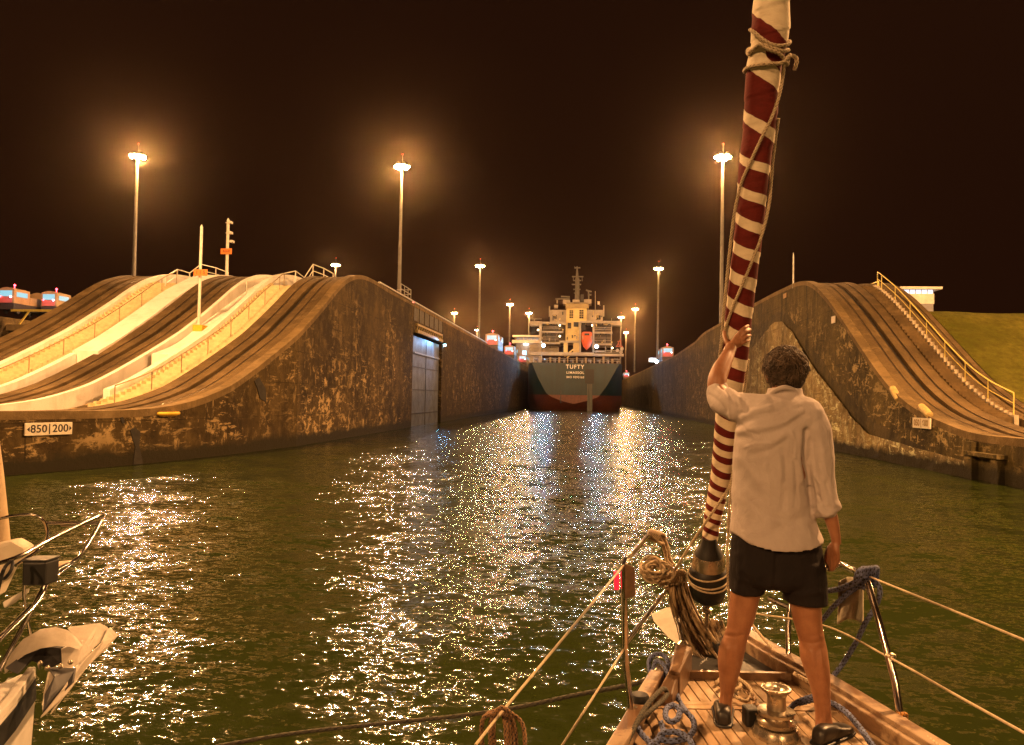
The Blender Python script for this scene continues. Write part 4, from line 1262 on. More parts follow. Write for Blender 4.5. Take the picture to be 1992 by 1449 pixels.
# lifelines
def line(pts, r, name, m, sag=0):
    P = [Vector(p) for p in pts]
    return MB().tube(catmull(P, 10), r, 7).build(name, m, yacht, True)
line([pd(1213, 1100, dP-.02), pd(1100, 1236, 2.95), pd(985, 1374, 2.5), pd(925, 1449, 2.3)], .0046, 'lifeline', M_cord)
line([pd(1214, 1262, dP-.01), pd(1150, 1362, 3.2), pd(1092, 1452, 2.85)], .0048, 'lifeline', M_cord)
line([pd(1692, 1122, dS+.3), pd(1840, 1182, 3.0), pd(1995, 1246, 2.6)], .0044, 'lifeline', M_cord)
line([pd(1440, 1190, 4.6), pd(1600, 1216, 4.3), pd(1728, 1278, dS+.12), pd(1860, 1352, 2.9), pd(1995, 1427, 2.45)], .005, 'lifeline', M_cord)
MB().sphere(pd(1732, 1276, dS+.11), .022, 10, 6, (1.3, 1, .8)).build('lifeline_clip', M_bronze, yacht, True)
# anchor on the bow roller: curved plough plate and shank
anc = thing('anchor', pd(1345, 1240, 5.0), 'bright steel anchor blade resting over the port bow beside the stem block', 'anchor')
def blade(u, v):
    px = 1272+u*72; py = 1206+u*62-math.sin(v*PI)*26*(1-u*.5)+(v-.5)*14
    q_ = pd(px, py, 5.25-u*.3)
    return q_+Vector((0, .30*(v-.5), -.12*abs(v-.5)))
g = MB()
A0 = [pd(1270, 1208, 5.3), pd(1300, 1194, 5.35), pd(1345, 1192, 5.3), pd(1352, 1240, 5.02), pd(1322, 1258, 4.98), pd(1298, 1240, 5.1)]
g.prism(A0, CF*.10+Vector((0, 0, .02)))
g.build('blade', plain('galvanised_anchor', (.66, .60, .52), .42, .2, 8, .001, .2), anc, bevel=.015)
MB().bar(pd(1338, 1240, 5.02), pd(1400, 1262, 4.6), .035, .06).build('shank', M_dark, anc, bevel=.004)

# windlass on the centreline
wc = fr(1.255, 3.58, ZD)
wl = thing('anchor_windlass', wc, 'chromed anchor windlass with flared drum standing between his feet', 'windlass')
def ws(l): return [(a_*.86, b_*.95) for a_, b_ in l]
MB().lathe(wc, ws([(.125, 0), (.125, .02), (.115, .035), (.112, .05)]), 36).build('base', M_bronze, wl, True, angle=50)
MB().lathe(wc, ws([(.07, .05), (.098, .056), (.102, .075), (.075, .088), (.070, .098), (.098, .108), (.098, .122), (.06, .132)]), 36).build('gypsy', M_bronze, wl, True, angle=60)
MB().lathe(wc, ws([(.054, .13), (.049, .15), (.049, .185), (.056, .205), (.076, .222), (.078, .232), (.060, .233), (.052, .226), (.02, .226), (.018, .236), (.008, .238)]), 36).build('drum', M_bronze, wl, True, angle=60)
MB().hexa([wc+CR*x+Vector((0, .10, 0))*1+fr(0, y, 0)+Vector((0, 0, z)) for z in (0, .085) for x, y in ((-.125, -.02), (-.06, -.02), (-.06, .06), (-.125, .06))]).build('motor_box', M_black, wl, bevel=.012)
# anchor chain from windlass to the well
a = MB(); P = catmull([dz(1478, 1395, ZD+.07), dz(1462, 1352, ZD+.03), dz(1440, 1325, ZD+.02), dz(1425, 1300, ZD+.03), dz(1408, 1278, ZD+.05)], 9)
acc = 0
for i in range(len(P)-1):
    t = (P[i+1]-P[i]).normalized(); s_ = t.cross(Vector((0, 0, 1))).normalized(); up_ = Vector((0, 0, 1))
    w_ = s_ if i % 2 else up_
    c = (P[i]+P[i+1])/2
    a.tube([c+t*(.021*math.cos(k*PI/5))+w_*(.013*math.sin(k*PI/5)) for k in range(10)], .0052, 6, closed=True)
o = a.build('anchor_chain', plain('rusty_chain', (.20, .12, .06), .5, .4, 20, .001, .6), None, True)
tag(o, 'rusty anchor chain lying on deck from the windlass towards the stem', 'chain')

# port mooring fairlead post, cleat and blue rope over it
ca = MB()
c0, c1 = pd(1262, 1345, dP+.30), pd(1284, 1300, dP+.62)
ca.tube([c0.lerp(c1, -.25), c1], .024, 12)
c0b = pd(1250, 1368, dP+.12)
ca.tube([c0b, c0], .02, 10)
ca.build('bow_fairlead', M_bronze, yacht, True)
MB().lathe(pd(1244, 1366, dP+.10)-Vector((0, 0, .06)), [(.05, 0), (.06, .02), (.06, .07), (.04, .10)], 16).build('mooring_winch', M_black, yacht, True)
br = MB()
def px3(l): return [pd(x, y, d) for x, y, d in l]
br.rope(px3([(1268, 1318, 4.25), (1262, 1290, 4.32), (1272, 1274, 4.36), (1290, 1274, 4.36), (1300, 1290, 4.3), (1296, 1312, 4.22), (1282, 1322, 4.2), (1272, 1305, 4.24), (1276, 1286, 4.26), (1290, 1292, 4.22), (1300, 1312, 4.15), (1312, 1338, 4.02), (1320, 1360, 3.92), (1326, 1372, 3.86)])
       + [dz(x, y, z) for x, y, z in ((1335, 1384, 1.60), (1348, 1400, 1.585), (1350, 1418, 1.58), (1338, 1435, 1.58), (1312, 1441, 1.58), (1285, 1438, 1.58), (1290, 1426, 1.60), (1318, 1424, 1.615), (1338, 1436, 1.61), (1345, 1452, 1.60), (1320, 1462, 1.58), (1280, 1452, 1.58), (1250, 1430, 1.59), (1236, 1405, 1.60))], .0125)
br.rope([dz(x, y, z) for x, y, z in ((1326, 1384, 1.62), (1312, 1372, 1.625), (1297, 1378, 1.62), (1295, 1394, 1.615), (1306, 1404, 1.615), (1318, 1398, 1.62), (1322, 1386, 1.63))], .0125)
br.rope([dz(x, y, z) for x, y, z in ((1286, 1405, 1.60), (1290, 1425, 1.585), (1278, 1440, 1.58), (1262, 1455, 1.58), (1252, 1470, 1.58))], .0125)
o = br.build('mooring_rope', [M_blue, M_groove], None, True, angle=180)
tag(o, 'blue mooring rope looped over the port fairlead and coiled on the teak deck', 'rope')
# dark rope across to the neighbouring yacht, over the port bow
a = MB().rope([pd(1272, 1318, 4.2), pd(1225, 1332, 4.4), pd(1120, 1352, 4.75), pd(1000, 1377, 5.0), pd(880, 1394, 5.1), pd(700, 1412, 5.2), pd(560, 1428, 5.2), pd(420, 1452, 5.1)], .013, step=.02)
tag(a.build('breast_rope', [M_drope, M_groove], None, True, angle=180), 'dark wet rope stretched low over the water between both yachts', 'rope')
# brown rope hank on the port lifeline, near the lower edge
a = MB()
c = pd(985, 1372, 2.52)
for dx, w_, k in ((-14, 22, 0), (-4, 16, 1), (6, 20, 2), (12, 30, 3), (-8, 28, 4)):
    a.rope([pd(975+dx*.3, 1380+k*2, 2.52-.01*k), pd(975+dx-w_, 1400, 2.5-.008*k), pd(975+dx-w_*.9, 1470, 2.48), pd(975+dx, 1520, 2.47), pd(975+dx+w_, 1480, 2.48-.01*k), pd(975+dx+w_, 1410, 2.5), pd(978+dx*.3, 1380, 2.53)], .0068)
a.rope([pd(962, 1388, 2.46), pd(975, 1377, 2.45), pd(990, 1385, 2.46), pd(984, 1396, 2.49)], .0068)
tag(a.build('rope_hank', [M_brown, M_groove], None, True, angle=180), 'brown rope hank hung on the port lifeline at the lower edge', 'rope')
# beige rope bundle lashed round the pulpit head
a = MB()
for k in range(7):
    cx, cy = 1268+k*3.2, 1040+k*1.2
    a.rope([pd(cx-8, cy+4, 4.72), pd(cx-3, cy-9, 4.74), pd(cx+6, cy-5, 4.80), pd(cx+4, cy+9, 4.79), pd(cx-6, cy+8, 4.72)], .0085)
a.rope([pd(1278, 1034, 4.75), pd(1286, 1052, 4.78), pd(1294, 1070, 4.78), pd(1297, 1090, 4.76), pd(1308, 1102, 4.74)], .011)
a.rope([pd(1290, 1046, 4.8), pd(1298, 1062, 4.8), pd(1302, 1085, 4.79), pd(1312, 1100, 4.76)], .011)
rnd = random.Random(21)
for k in range(14):
    cx, cy = 1276+rnd.uniform(-10, 13), 1110+rnd.uniform(-8, 9); ra, rb = rnd.uniform(10, 27), rnd.uniform(8, 22); ph = rnd.uniform(0, 6.3); dd = 4.66+rnd.uniform(-.05, .07)
    a.rope([pd(cx+ra*math.cos(ph+2*PI*q/9), cy+rb*math.sin(ph+2*PI*q/9), dd+.06*math.cos(2*PI*q/9+k)) for q in range(10)], .0062, 4)
for k in range(6):
    a.rope([pd(1284+k*6, 1140-k*2, 4.70), pd(1290+k*6, 1122-k*2, 4.66), pd(1302+k*6, 1118-k, 4.68), pd(1306+k*5, 1138-k*2, 4.70), pd(1292+k*6, 1144-k*2, 4.72)], .0095)
tag(a.build('rope_bundle', [M_beige, M_fleck], None, True, angle=180), 'beige rope bundle knotted round the head of the port pulpit', 'rope')
# thick hank of dark striped lines hanging from the lashing to the stem
a = MB(); rnd = random.Random(11)
for k in range(26):
    s = k/25; j = rnd.uniform(-6, 6)
    a.tube(catmull([pd(1300+s*32, 1128+rnd.uniform(-6, 6), 4.74+rnd.uniform(-.05, .05)), pd(1305+s*38+j, 1170, 4.74+rnd.uniform(-.08, .05)), pd(1318+s*48+j, 1215, 4.72+rnd.uniform(-.08, .06)), pd(1340+s*58+j, 1262, 4.68+rnd.uniform(-.08, .04)), pd(1372+s*42+j*.6, 1300+rnd.uniform(-8, 6), 4.5)], 7), rnd.uniform(.0075, .012), 7)
for k in range(12):
    s = k/11; j = rnd.uniform(-5, 5)
    a.tube(catmull([pd(1372+s*30, 1205+rnd.uniform(-6, 6)+s*6, 4.8), pd(1385+s*30+j, 1235, 4.75), pd(1396+s*20+j, 1268, 4.65), pd(1404+s*10, 1300, 4.5)], 7), rnd.uniform(.008, .012), 7)
def _strand(n, b):
    a_ = n.noise(n.mapping(n.obj(), (1, 1, .25)), 26, 4, .7)
    n.link(n.ramp(a_, [(.38, (.05, .032, .016)), (.5, (.22, .15, .08)), (.7, (.42, .31, .18))]), b.inputs['Base Color'])
tag(a.build('line_bundle', mat('striped_lines', (.2, .14, .08), .7, build=_strand), None, True, angle=180), 'thick bundle of dark and tan lines hanging from the pulpit to the stem', 'rope')
# starboard: blue rope on the pulpit corner, beige rope along the rail, orange lashing
a = MB()
for k in range(5):
    a.rope([pd(1664+k*8, 1136-k*1.5, 3.95), pd(1668+k*8, 1116-k*2, 3.9), pd(1682+k*6, 1106, 3.94), pd(1692+k*3, 1126, 3.97), pd(1678+k*5, 1144-k, 3.95)], .0125)
a.rope(px3([(1690, 1120, 3.9), (1660, 1134, 3.95), (1630, 1146, 4.05), (1600, 1150, 4.2), (1560, 1152, 4.3)]), .0135)
a.rope(px3([(1686, 1132, 3.92), (1655, 1150, 3.98), (1625, 1176, 4.05), (1600, 1205, 4.15), (1575, 1228, 4.2)]), .0125)
a.rope(px3([(1702, 1128, 3.9), (1712, 1150, 3.9), (1702, 1182, 3.95), (1684, 1210, 4.0), (1665, 1250, 4.05), (1640, 1290, 4.1), (1622, 1315, 4.1), (1612, 1345, 3.95), (1590, 1358, 3.85), (1555, 1368, 3.75)]), .0125)
tag(a.build('mooring_rope', [M_blue, M_groove], None, True, angle=180), 'blue rope knotted on the starboard pulpit corner, hanging over the rail', 'rope')
a = MB().rope([pd(1525, 1395, 3.7), pd(1545, 1370, 3.74), pd(1580, 1356, 3.78)]+[dz(x, y, z) for x, y, z in ((1605, 1362, 1.66), (1640, 1380, 1.66), (1670, 1412, 1.655), (1690, 1440, 1.655), (1715, 1475, 1.65))], .0125)
tag(a.build('mooring_rope', [M_blue, M_groove], None, True, angle=180), 'blue rope lying along the starboard rail behind the right shoe', 'rope')
a = MB().rope([dz(1545, 1310, 1.68), pd(1600, 1342, 4.0), pd(1640, 1368, 3.9), pd(1700, 1386, 3.75), pd(1752, 1396, 3.6), pd(1790, 1425, 3.4), pd(1840, 1462, 3.2)], .010)
tag(a.build('jackline', [M_cord, M_fleck], None, True, angle=180), 'pale line running aft along the starboard rail past the stanchion', 'rope')
a = MB().rope([pd(1455, 1205, 4.7), pd(1500, 1260, 4.5), pd(1545, 1310, 4.3), pd(1570, 1332, 4.15)], .008)
tag(a.build('lashing_line', [M_cord, M_fleck], None, True, angle=180), 'thin pale line slanting between his legs down to the starboard rail', 'rope')
a = MB()
for k in range(4): a.rope([pd(1732+k*7, 1404, 3.6), pd(1734+k*7, 1390, 3.58), pd(1742+k*7, 1390, 3.62), pd(1741+k*7, 1404, 3.63), pd(1732+k*7, 1405, 3.6)], .0075)
tag(a.build('orange_lashing', [mat('orange_cord', (.6, .28, .05), .8, build=_rope((.66, .32, .06), (.45, .18, .03))), M_groove], None, True, angle=180), 'orange lashing round the starboard stanchion foot', 'rope')
a = MB().rope([dz(x, y, z) for x, y, z in ((1392, 1330, 1.57), (1412, 1312, 1.585), (1436, 1318, 1.58), (1440, 1336, 1.59), (1420, 1344, 1.58), (1404, 1334, 1.60), (1416, 1318, 1.60), (1446, 1326, 1.60), (1462, 1346, 1.585), (1452, 1364, 1.575), (1432, 1356, 1.575))], .0085)
tag(a.build('deck_line', [M_beige, M_fleck], None, True, angle=180), 'tan line lying in loose turns on deck just ahead of the windlass', 'rope')
a = MB().rope([dz(x, y, z) for x, y, z in ((1232, 1418, 1.61), (1246, 1398, 1.63), (1266, 1382, 1.64), (1284, 1366, 1.64), (1298, 1350, 1.63), (1290, 1340, 1.66), (1272, 1356, 1.66), (1256, 1376, 1.65), (1240, 1404, 1.63), (1222, 1440, 1.60), (1205, 1470, 1.58))], .011)
tag(a.build('stern_warp', [M_drope, M_groove], None, True, angle=180), 'dark rope doubled along the port rail beside the blue coil', 'rope')
# pale fender net hanging inside the starboard pulpit
def cloth(u, v): 
    q_ = pd(1630+u*48, 1132+v*82-10*math.sin(u*PI), 4.05+.08*math.sin(u*5+v*2)); return q_
o = MB().grid(cloth, 14, 14).build('dodger_cloth', plain('pale_netting', (.34, .30, .22), .8, .25, 14, .003), None, True, angle=180)
sm = o.modifiers.new('solid', 'SOLIDIFY'); sm.thickness = .006
tag(o, 'small pale cloth pouch hanging inside the starboard pulpit corner', 'pouch')

# ---- furled sail on the forestay
axis_px = [(1378, 1062, 4.52, 15), (1388, 1000, 4.50, 17.5), (1401, 930, 4.46, 19), (1409, 860, 4.36, 20.5), (1417, 790, 4.26, 22), (1428, 700, 4.15, 24), (1434, 640, 4.08, 25), (1444, 560, 4.0, 26.5), (1452, 480, 3.93, 27.5), (1461, 400, 3.86, 28.5), (1470, 300, 3.78, 29), (1479, 220, 3.72, 30), (1486, 140, 3.66, 31.5), (1494, 90, 3.62, 33), (1498, 50, 3.60, 36), (1503, -20, 3.56, 34), (1510, -120, 3.5, 33)]
sail = thing('furled_sail', pd(1378, 1062, 4.52), 'furled sail with red and white spiral bands that the man holds', 'sail')
bands = [1052, 1032, 1010, 990, 967, 945, 916, 885, 862, 836, 800, 765, 722, 676, 622, 572, 517, 464, 410, 352, 293, 205, 80, -60]
# phase rises by one from band centre to band centre
def phase(py): return lerp_list(list(reversed([-b for b in bands]))[::-1] if False else [-b for b in bands], list(range(len(bands))), -py)
def whitefrac(py): return lerp_list([-1060, -900, -860, -800, -690, -500, -300, -200, -150, -112, -80, 0, 60], [.56, .53, .52, .50, .46, .42, .30, .24, .28, .42, .75, .68, .5], -py)
NS, NR = 26, 330
P = catmull([(a_[0], a_[1], a_[2]) for a_ in axis_px], 24)
rad = catmull([(a_[3], 0, 0) for a_ in axis_px], 24)
me_v, me_f, uvs = [], [], []
for i, p in enumerate(P):
    c = pd(p.x, p.y, p.z); rr_ = rad[i].x*p.z/FPX
    ax_ = (pd(*P[min(i+1, len(P)-1)])-pd(*P[max(i-1, 0)])).normalized()
    xx = (CR-ax_*CR.dot(ax_)).normalized(); yy = ax_.cross(xx)
    for k in range(NS+1):
        t = 2*PI*k/NS
        lump = 1+.045*math.sin(t*2+p.y*.011)+.03*math.sin(t+p.y*.031)+.035*mnoise.noise(Vector((math.cos(t)*1.2, math.sin(t)*1.2, p.y*.018)))
        spiral = .05*((t/(2*PI)+p.y/55) % 1.0)
        me_v.append(c+(xx*math.cos(t)+yy*math.sin(t))*rr_*(lump+spiral-.02))
        uvs.append((whitefrac(p.y), phase(p.y)+20+(t-PI*.5)/(2*PI)*1.0))
for i in range(len(P)-1):
    for k in range(NS):
        a_ = i*(NS+1)+k; me_f.append((a_, a_+1, a_+NS+2, a_+NS+1))
me = bpy.data.meshes.new('sail_wrap'); me.from_pydata([v-wloc(sail) for v in me_v], [], me_f)
uvl = me.uv_layers.new(name='UVMap')
for lp in me.loops: uvl.data[lp.index].uv = uvs[lp.vertex_index]
me.polygons.foreach_set('use_smooth', [True]*len(me.polygons))
def _sail(n, b):
    s_ = n.sep(n.uv()); p = n.obj()
    w_ = n.math('ADD', s_[1], n.math('MULTIPLY_ADD', n.noise(p, 9, 3, .5), .14, -.07))
    fr_ = n.math('ABSOLUTE', n.math('SUBTRACT', n.math('FRACT', n.math('ADD', w_, .5)), .5))
    d_ = n.math('SUBTRACT', fr_, n.math('MULTIPLY', s_[0], .5))
    k = n.ramp(n.math('MULTIPLY_ADD', d_, 12, .5), [(.45, 0), (.55, 1)])
    dirt = n.noise(n.mapping(p, (1, 1, 2.5)), 14, 5, .7)
    white = n.mix(n.ramp(dirt, [(.45, 0), (.75, .5)]), (.74, .66, .52), (.5, .40, .28))
    red = n.mix(n.ramp(dirt, [(.4, 0), (.75, 1)]), (.135, .016, .014), (.085, .010, .010))
    n.link(n.mix(k, white, red), b.inputs['Base Color'])
    n.bump(b, n.math('ADD', n.noise(n.mapping(p, (1, 1, 3)), 26, 4, .6), n.math('MULTIPLY', k, .25)), .004, .7)
me.materials.append(mat('striped_sailcloth', (.7, .6, .5), .8, build=_sail, spec=.2))
o = bpy.data.objects.new('sail_wrap', me); COL.objects.link(o); o.parent = sail
# leather-like white wear patch shown above the knot
# furling drum
c_t, c_b = pd(1380, 1052, 4.5), pd(1376, 1168, 4.62)
axd = (c_b-c_t).normalized(); Ld = (c_b-c_t).length
u_ = 4.55/FPX
MB().lathe(c_t, [(13*u_, -.02), (17*u_, Ld*.08), (24*u_, Ld*.16), (27*u_, Ld*.22)], 28, axd).build('swivel_boot', M_black, sail, True)
MB().lathe(c_t, [(26*u_, Ld*.21), (31*u_, Ld*.28), (32*u_, Ld*.42), (28*u_, Ld*.43)], 28, axd).build('drum_collar', M_bronze, sail, True, angle=50)
MB().lathe(c_t, [(30*u_, Ld*.42), (36*u_, Ld*.47), (38*u_, Ld*.58), (37*u_, Ld*.62), (36*u_, Ld*.80), (32*u_, Ld*.92), (22*u_, Ld*.99), (8*u_, Ld*1.0)], 28, axd).build('furling_drum', plain('black_drum', (.012, .011, .011), .5, .3, 6, .002), sail, True)
a = MB(); 
for k, (f_, rr_) in enumerate(((.50, 37.2), (.60, 38.6), (.66, 37.6))):
    c = c_t+axd*Ld*f_; x1 = axd.cross(Vector((1, 0, 0))).normalized(); y1 = axd.cross(x1)
    a.tube([c+(x1*math.cos(2*PI*j/28)+y1*math.sin(2*PI*j/28))*rr_*u_+axd*.012*math.sin(2*PI*j/28+k) for j in range(28)], .0055, 7, closed=True)
a.build('furling_line', M_cord, sail, True)
MB().lathe(c_b, [(.02, 0), (.018, .05), (.03, .055), (.03, .075), (.012, .08), (.012, .22)], 12, axd).build('toggle', M_bronze, sail, True)
# rope tied round the sail: knot at the top, then winding down
def onsail(py, ang, k=1.06):
    i = min(range(len(P)), key=lambda j: abs(P[j].y-py)); p = P[i]
    c = pd(p.x, p.y, p.z); ax_ = (pd(*P[min(i+1, len(P)-1)])-pd(*P[max(i-1, 0)])).normalized()
    xx = (CR-ax_*CR.dot(ax_)).normalized(); yy = ax_.cross(xx)
    if yy.dot(CF) < 0: yy = -yy
    t = R(ang)
    return c+(xx*math.sin(t)-yy*math.cos(t))*rad[i].x*p.z/FPX*k+(xx*math.sin(t)-yy*math.cos(t))*.008
a = MB()
a.rope([onsail(60, -80), onsail(70, -60), onsail(84, -30), onsail(92, 0), onsail(90, 40), onsail(80, 80), onsail(76, 130), onsail(84, 180), onsail(96, 230), onsail(104, 280), onsail(100, -60), onsail(92, -25), onsail(100, 20), onsail(96, 70)], .0085)
a.rope([onsail(96, 75, 1.1), onsail(92, 130), onsail(92, 180), onsail(100, 230), onsail(108, 280), onsail(104, -70), onsail(96, -50, 1.15), onsail(92, -35, 1.25), onsail(100, -15, 1.2), onsail(104, 20, 1.1), onsail(118, 50, 1.15), onsail(124, 68, 1.2), onsail(112, 82, 1.2), onsail(104, 60, 1.25), onsail(116, 40, 1.2), onsail(124, 30)], .0085)
a.rope([onsail(122, 30), onsail(126, -10), onsail(130, -50), onsail(136, -85), onsail(140, 230), onsail(132, 170), onsail(122, 120), onsail(108, 90, 1.15), onsail(104, 88, 1.5), onsail(112, 86, 1.75), onsail(134, 84, 1.7)], .0085)
a.build('knot_rope', [M_cord, M_fleck], sail, True, angle=180)
# two tails of the rope wind down the sail and run to the pulpit and deck
a = MB()
a.rope([onsail(120, 50), onsail(150, 62), onsail(190, 45), onsail(230, 20), onsail(270, -5), onsail(310, -30), onsail(350, -55), onsail(400, -75), onsail(450, -85), onsail(520, -86, 1.1), onsail(600, -86, 1.1), onsail(660, -84, 1.08), onsail(720, -100, 1.05), onsail(780, 220), onsail(830, 170), onsail(870, 110), onsail(905, 70, 1.1), onsail(940, 30, 1.15), pd(1394, 985, 4.35), pd(1370, 1020, 4.4), pd(1338, 1068, 4.5), pd(1310, 1114, 4.66)], .0072)
a.rope([onsail(230, 70), onsail(260, 82), onsail(310, 86), onsail(360, 80), onsail(400, 60), onsail(450, 35), onsail(500, 8), onsail(550, -20), onsail(600, -48), onsail(650, -72), onsail(700, -95)], .0072)
a.rope([onsail(700, 95), onsail(760, 92, 1.1), pd(1436, 830, 4.1), pd(1430, 880, 4.15), pd(1421, 960, 4.25), pd(1416, 1040, 4.35), pd(1416, 1120, 4.4), pd(1420, 1190, 4.45), pd(1424, 1215, 4.5)], .0072)
a.build('sheet_rope', [M_cord, M_fleck], sail, True, angle=180)

# ================================================================== NEIGHBOURING YACHT (left edge)
ny = thing('neighbour_yacht', pd(20, 1400, 4.8), 'bow of the neighbouring white yacht with steel pulpit and anchor, at the left edge', 'yacht')
a = MB()
hb = [pd(70, 1313, 5.5), pd(30, 1370, 5.1), pd(-30, 1440, 4.7), pd(-140, 1560, 4.1)]
a2 = [pd(40, 1312, 5.5), pd(-20, 1340, 5.2), pd(-120, 1380, 4.9), pd(-300, 1420, 4.5)]
MB().loft([[h_, k_, k_+Vector((0, 0, -.05)), h_+Vector((0, 0, -.05))] for h_, k_ in zip(hb, a2)]).build('deck', M_gel, ny)
MB().loft([[h_+CR*.0, h_+CR*-.06, h_+CR*-.06+Vector((0, 0, .06)), h_+Vector((0, 0, .06))] for h_ in hb]).build('toe_rail', M_gel, ny, bevel=.01)
side = [[h_, h_+Vector((0, 0, -.16)), h_-CR*.25+Vector((0, 0, -.16)), h_-CR*.25] for h_ in hb]
MB().loft([[h_+Vector((0, 0, -.02)), h_+CR*.01+Vector((0, 0, -.17)), h_-CR*.2+Vector((0, 0, -.17)), h_-CR*.2+Vector((0, 0, -.02))] for h_ in hb]).build('rubbing_strake', M_black, ny)
MB().loft([[h_+Vector((0, 0, -.17)), h_-CR*.02+Vector((0, 0, -.6)), h_-CR*.25+Vector((0, 0, -1.5)), h_-CR*.5+Vector((0, 0, -.17))] for h_ in hb]).build('hull', M_gel, ny, True)
pp = MB()
rt = .016
pp.tube(catmull([pd(-60, 1110, 5.2), pd(30, 1085, 5.4), pd(100, 1048, 5.7), pd(190, 1004, 6.1), pd(197, 1005, 6.15), pd(192, 1022, 6.1), pd(152, 1085, 5.8), pd(100, 1118, 5.4), pd(60, 1190, 5.1), pd(-10, 1320, 4.6)], 6), rt, 10)
pp.tube(catmull([pd(-30, 1018, 5.9), pd(10, 1006, 6.0), pd(62, 1001, 6.1), pd(84, 1012, 6.1), pd(92, 1036, 6.0), pd(86, 1058, 5.9), pd(66, 1076, 5.7), pd(30, 1100, 5.5)], 7), rt*.8, 9)
pp.tube([pd(90, 1018, 6.1), pd(190, 1018, 6.15)], rt*1.1, 9)
pp.tube(catmull([pd(150, 1088, 5.8), pd(110, 1120, 5.4), pd(95, 1130, 5.35), pd(70, 1175, 5.1), pd(0, 1245, 4.6), pd(-40, 1285, 4.4)], 6), rt*.8, 9)
pp.tube(catmull([pd(60, 1180, 5.1), pd(0, 1240, 4.7), pd(-50, 1290, 4.4)], 6), rt*.9, 9)
pp.tube([pd(48, 1090, 5.4), pd(46, 1160, 5.4), pd(60, 1240, 5.45), pd(78, 1300, 5.5)], rt*.7, 9)
pp.build('pulpit', M_ss, ny, True)
MB().tube(catmull([pd(120, 1019, 6.14), pd(150, 1019, 6.15), pd(165, 1019, 6.16)], 4), rt*1.35, 9).build('rail_sleeve', plain('pink_sleeve', (.62, .36, .34), .4, .2, 6, 0, .6), ny, True)
cb_ = pd(76, 1112, 5.2)
a = MB().hexa([cb_+CR*x+fr(0, y, 0)+Vector((0, 0, z)) for z in (-.085, .075) for x, y in ((-.085, -.05), (.075, -.05), (.085, .09), (-.075, .09))])
a.build('engine_box', M_black, ny, bevel=.014)
MB().hexa([cb_+CR*x+fr(0, y, 0)+Vector((0, 0, z)) for z in (.076, .092) for x, y in ((-.092, -.055), (.082, -.055), (.09, .095), (-.08, .095))]).build('box_lid', M_black, ny, bevel=.006)
MB().tube(catmull([pd(-4, 1150, 5.0), pd(4, 1118, 5.0), pd(12, 1100, 5.02), pd(24, 1092, 5.05), pd(22, 1108, 5.0), pd(10, 1124, 4.98), pd(2, 1122, 4.96), pd(8, 1106, 4.95)], 6), .011, 8).build('strap', M_black, ny, True)
a = MB().prism([pd(-60, 1070, 5.6), pd(20, 1052, 5.6), pd(46, 1066, 5.6), pd(48, 1090, 5.6), pd(18, 1100, 5.6), pd(-10, 1160, 5.6), pd(-60, 1190, 5.6)], CF*.14)
a.build('sail_bag', plain('sail_canvas', (.70, .62, .50), .85, .15, 5, .006), ny, bevel=.03)
MB().prism([pd(4, 1172, 5.5), pd(42, 1150, 5.6), pd(40, 1160, 5.6), pd(8, 1184, 5.5)], CF*.10).build('seat_plank', M_gel, ny, bevel=.008)
MB().prism([pd(98, 1098, 5.7), pd(128, 1095, 5.7), pd(98, 1118, 5.6)], CF*.10).build('bow_seat', M_teak, ny, bevel=.006)
# furled sail of the neighbour, cut by the frame
a = MB().tube(catmull([pd(-2, 1070, 6.2), pd(-11, 980, 6.1), pd(-23, 880, 6.0), pd(-52, 700, 5.8), pd(-125, 300, 5.5), pd(-260, -500, 4.9), pd(-400, -1400, 4.2)], 8), [.085]*49, 16)
tag(a.build('neighbour_furled_sail', plain('tan_sailcloth', (.55, .42, .27), .85, .25, 5, .01), None, True), 'tan furled sail of the neighbouring yacht, cut by the left picture edge', 'sail')
# plough anchor hanging at the neighbour's bow
an = thing('anchor', pd(130, 1300, 5.5), 'large pale plough anchor on the neighbouring bow, lower left', 'anchor')
M_anc = plain('dull_galvanised', (.44, .39, .33), .5, .22, 7, .002, .15)
# hooped roll bar
arc = [(8, 1300), (22, 1270), (45, 1243), (75, 1226), (105, 1221), (130, 1228), (147, 1243), (150, 1248)]
a = MB(); rings = []
for i, (x, y) in enumerate(arc):
    t = i/(len(arc)-1); w_ = (10+math.sin(t*PI)*26)
    p = pd(x, y, 5.35+.25*t); q_ = pd(x+2+t*6, y+w_, 5.28+.2*t)
    rings.append([p, p+CF*.02, q_+CF*.02, q_])
a.loft(rings); a.build('roll_bar', M_anc, an, True, angle=50)
# two flukes meeting at the point, with a thick leading edge
def slab(name, pts, th, m, bev=.008):
    return MB().prism([pd(*p) for p in pts], CF*th).build(name, m, an, bevel=bev)
slab('fluke', [(130, 1222, 5.75), (190, 1214, 5.95), (205, 1222, 6.0), (212, 1236, 6.0), (180, 1262, 5.75), (152, 1300, 5.5), (118, 1362, 5.15), (92, 1396, 5.0), (140, 1310, 5.45), (160, 1256, 5.7)], .035, M_anc)
slab('fluke_edge', [(208, 1224, 5.98), (224, 1240, 6.0), (205, 1262, 5.85), (165, 1300, 5.55), (120, 1358, 5.15), (78, 1398, 4.95), (80, 1392, 4.95), (118, 1345, 5.15), (158, 1288, 5.5), (196, 1250, 5.85)], .05, M_anc, .004)
slab('fluke', [(118, 1262, 5.5), (160, 1246, 5.6), (152, 1292, 5.45), (140, 1300, 5.4), (120, 1298, 5.4)], .03, M_anc)
slab('shank', [(8, 1300, 5.25), (40, 1276, 5.35), (80, 1256, 5.45), (118, 1262, 5.5), (118, 1290, 5.46), (96, 1302, 5.4), (60, 1285, 5.35), (34, 1312, 5.25)], .05, M_dark)
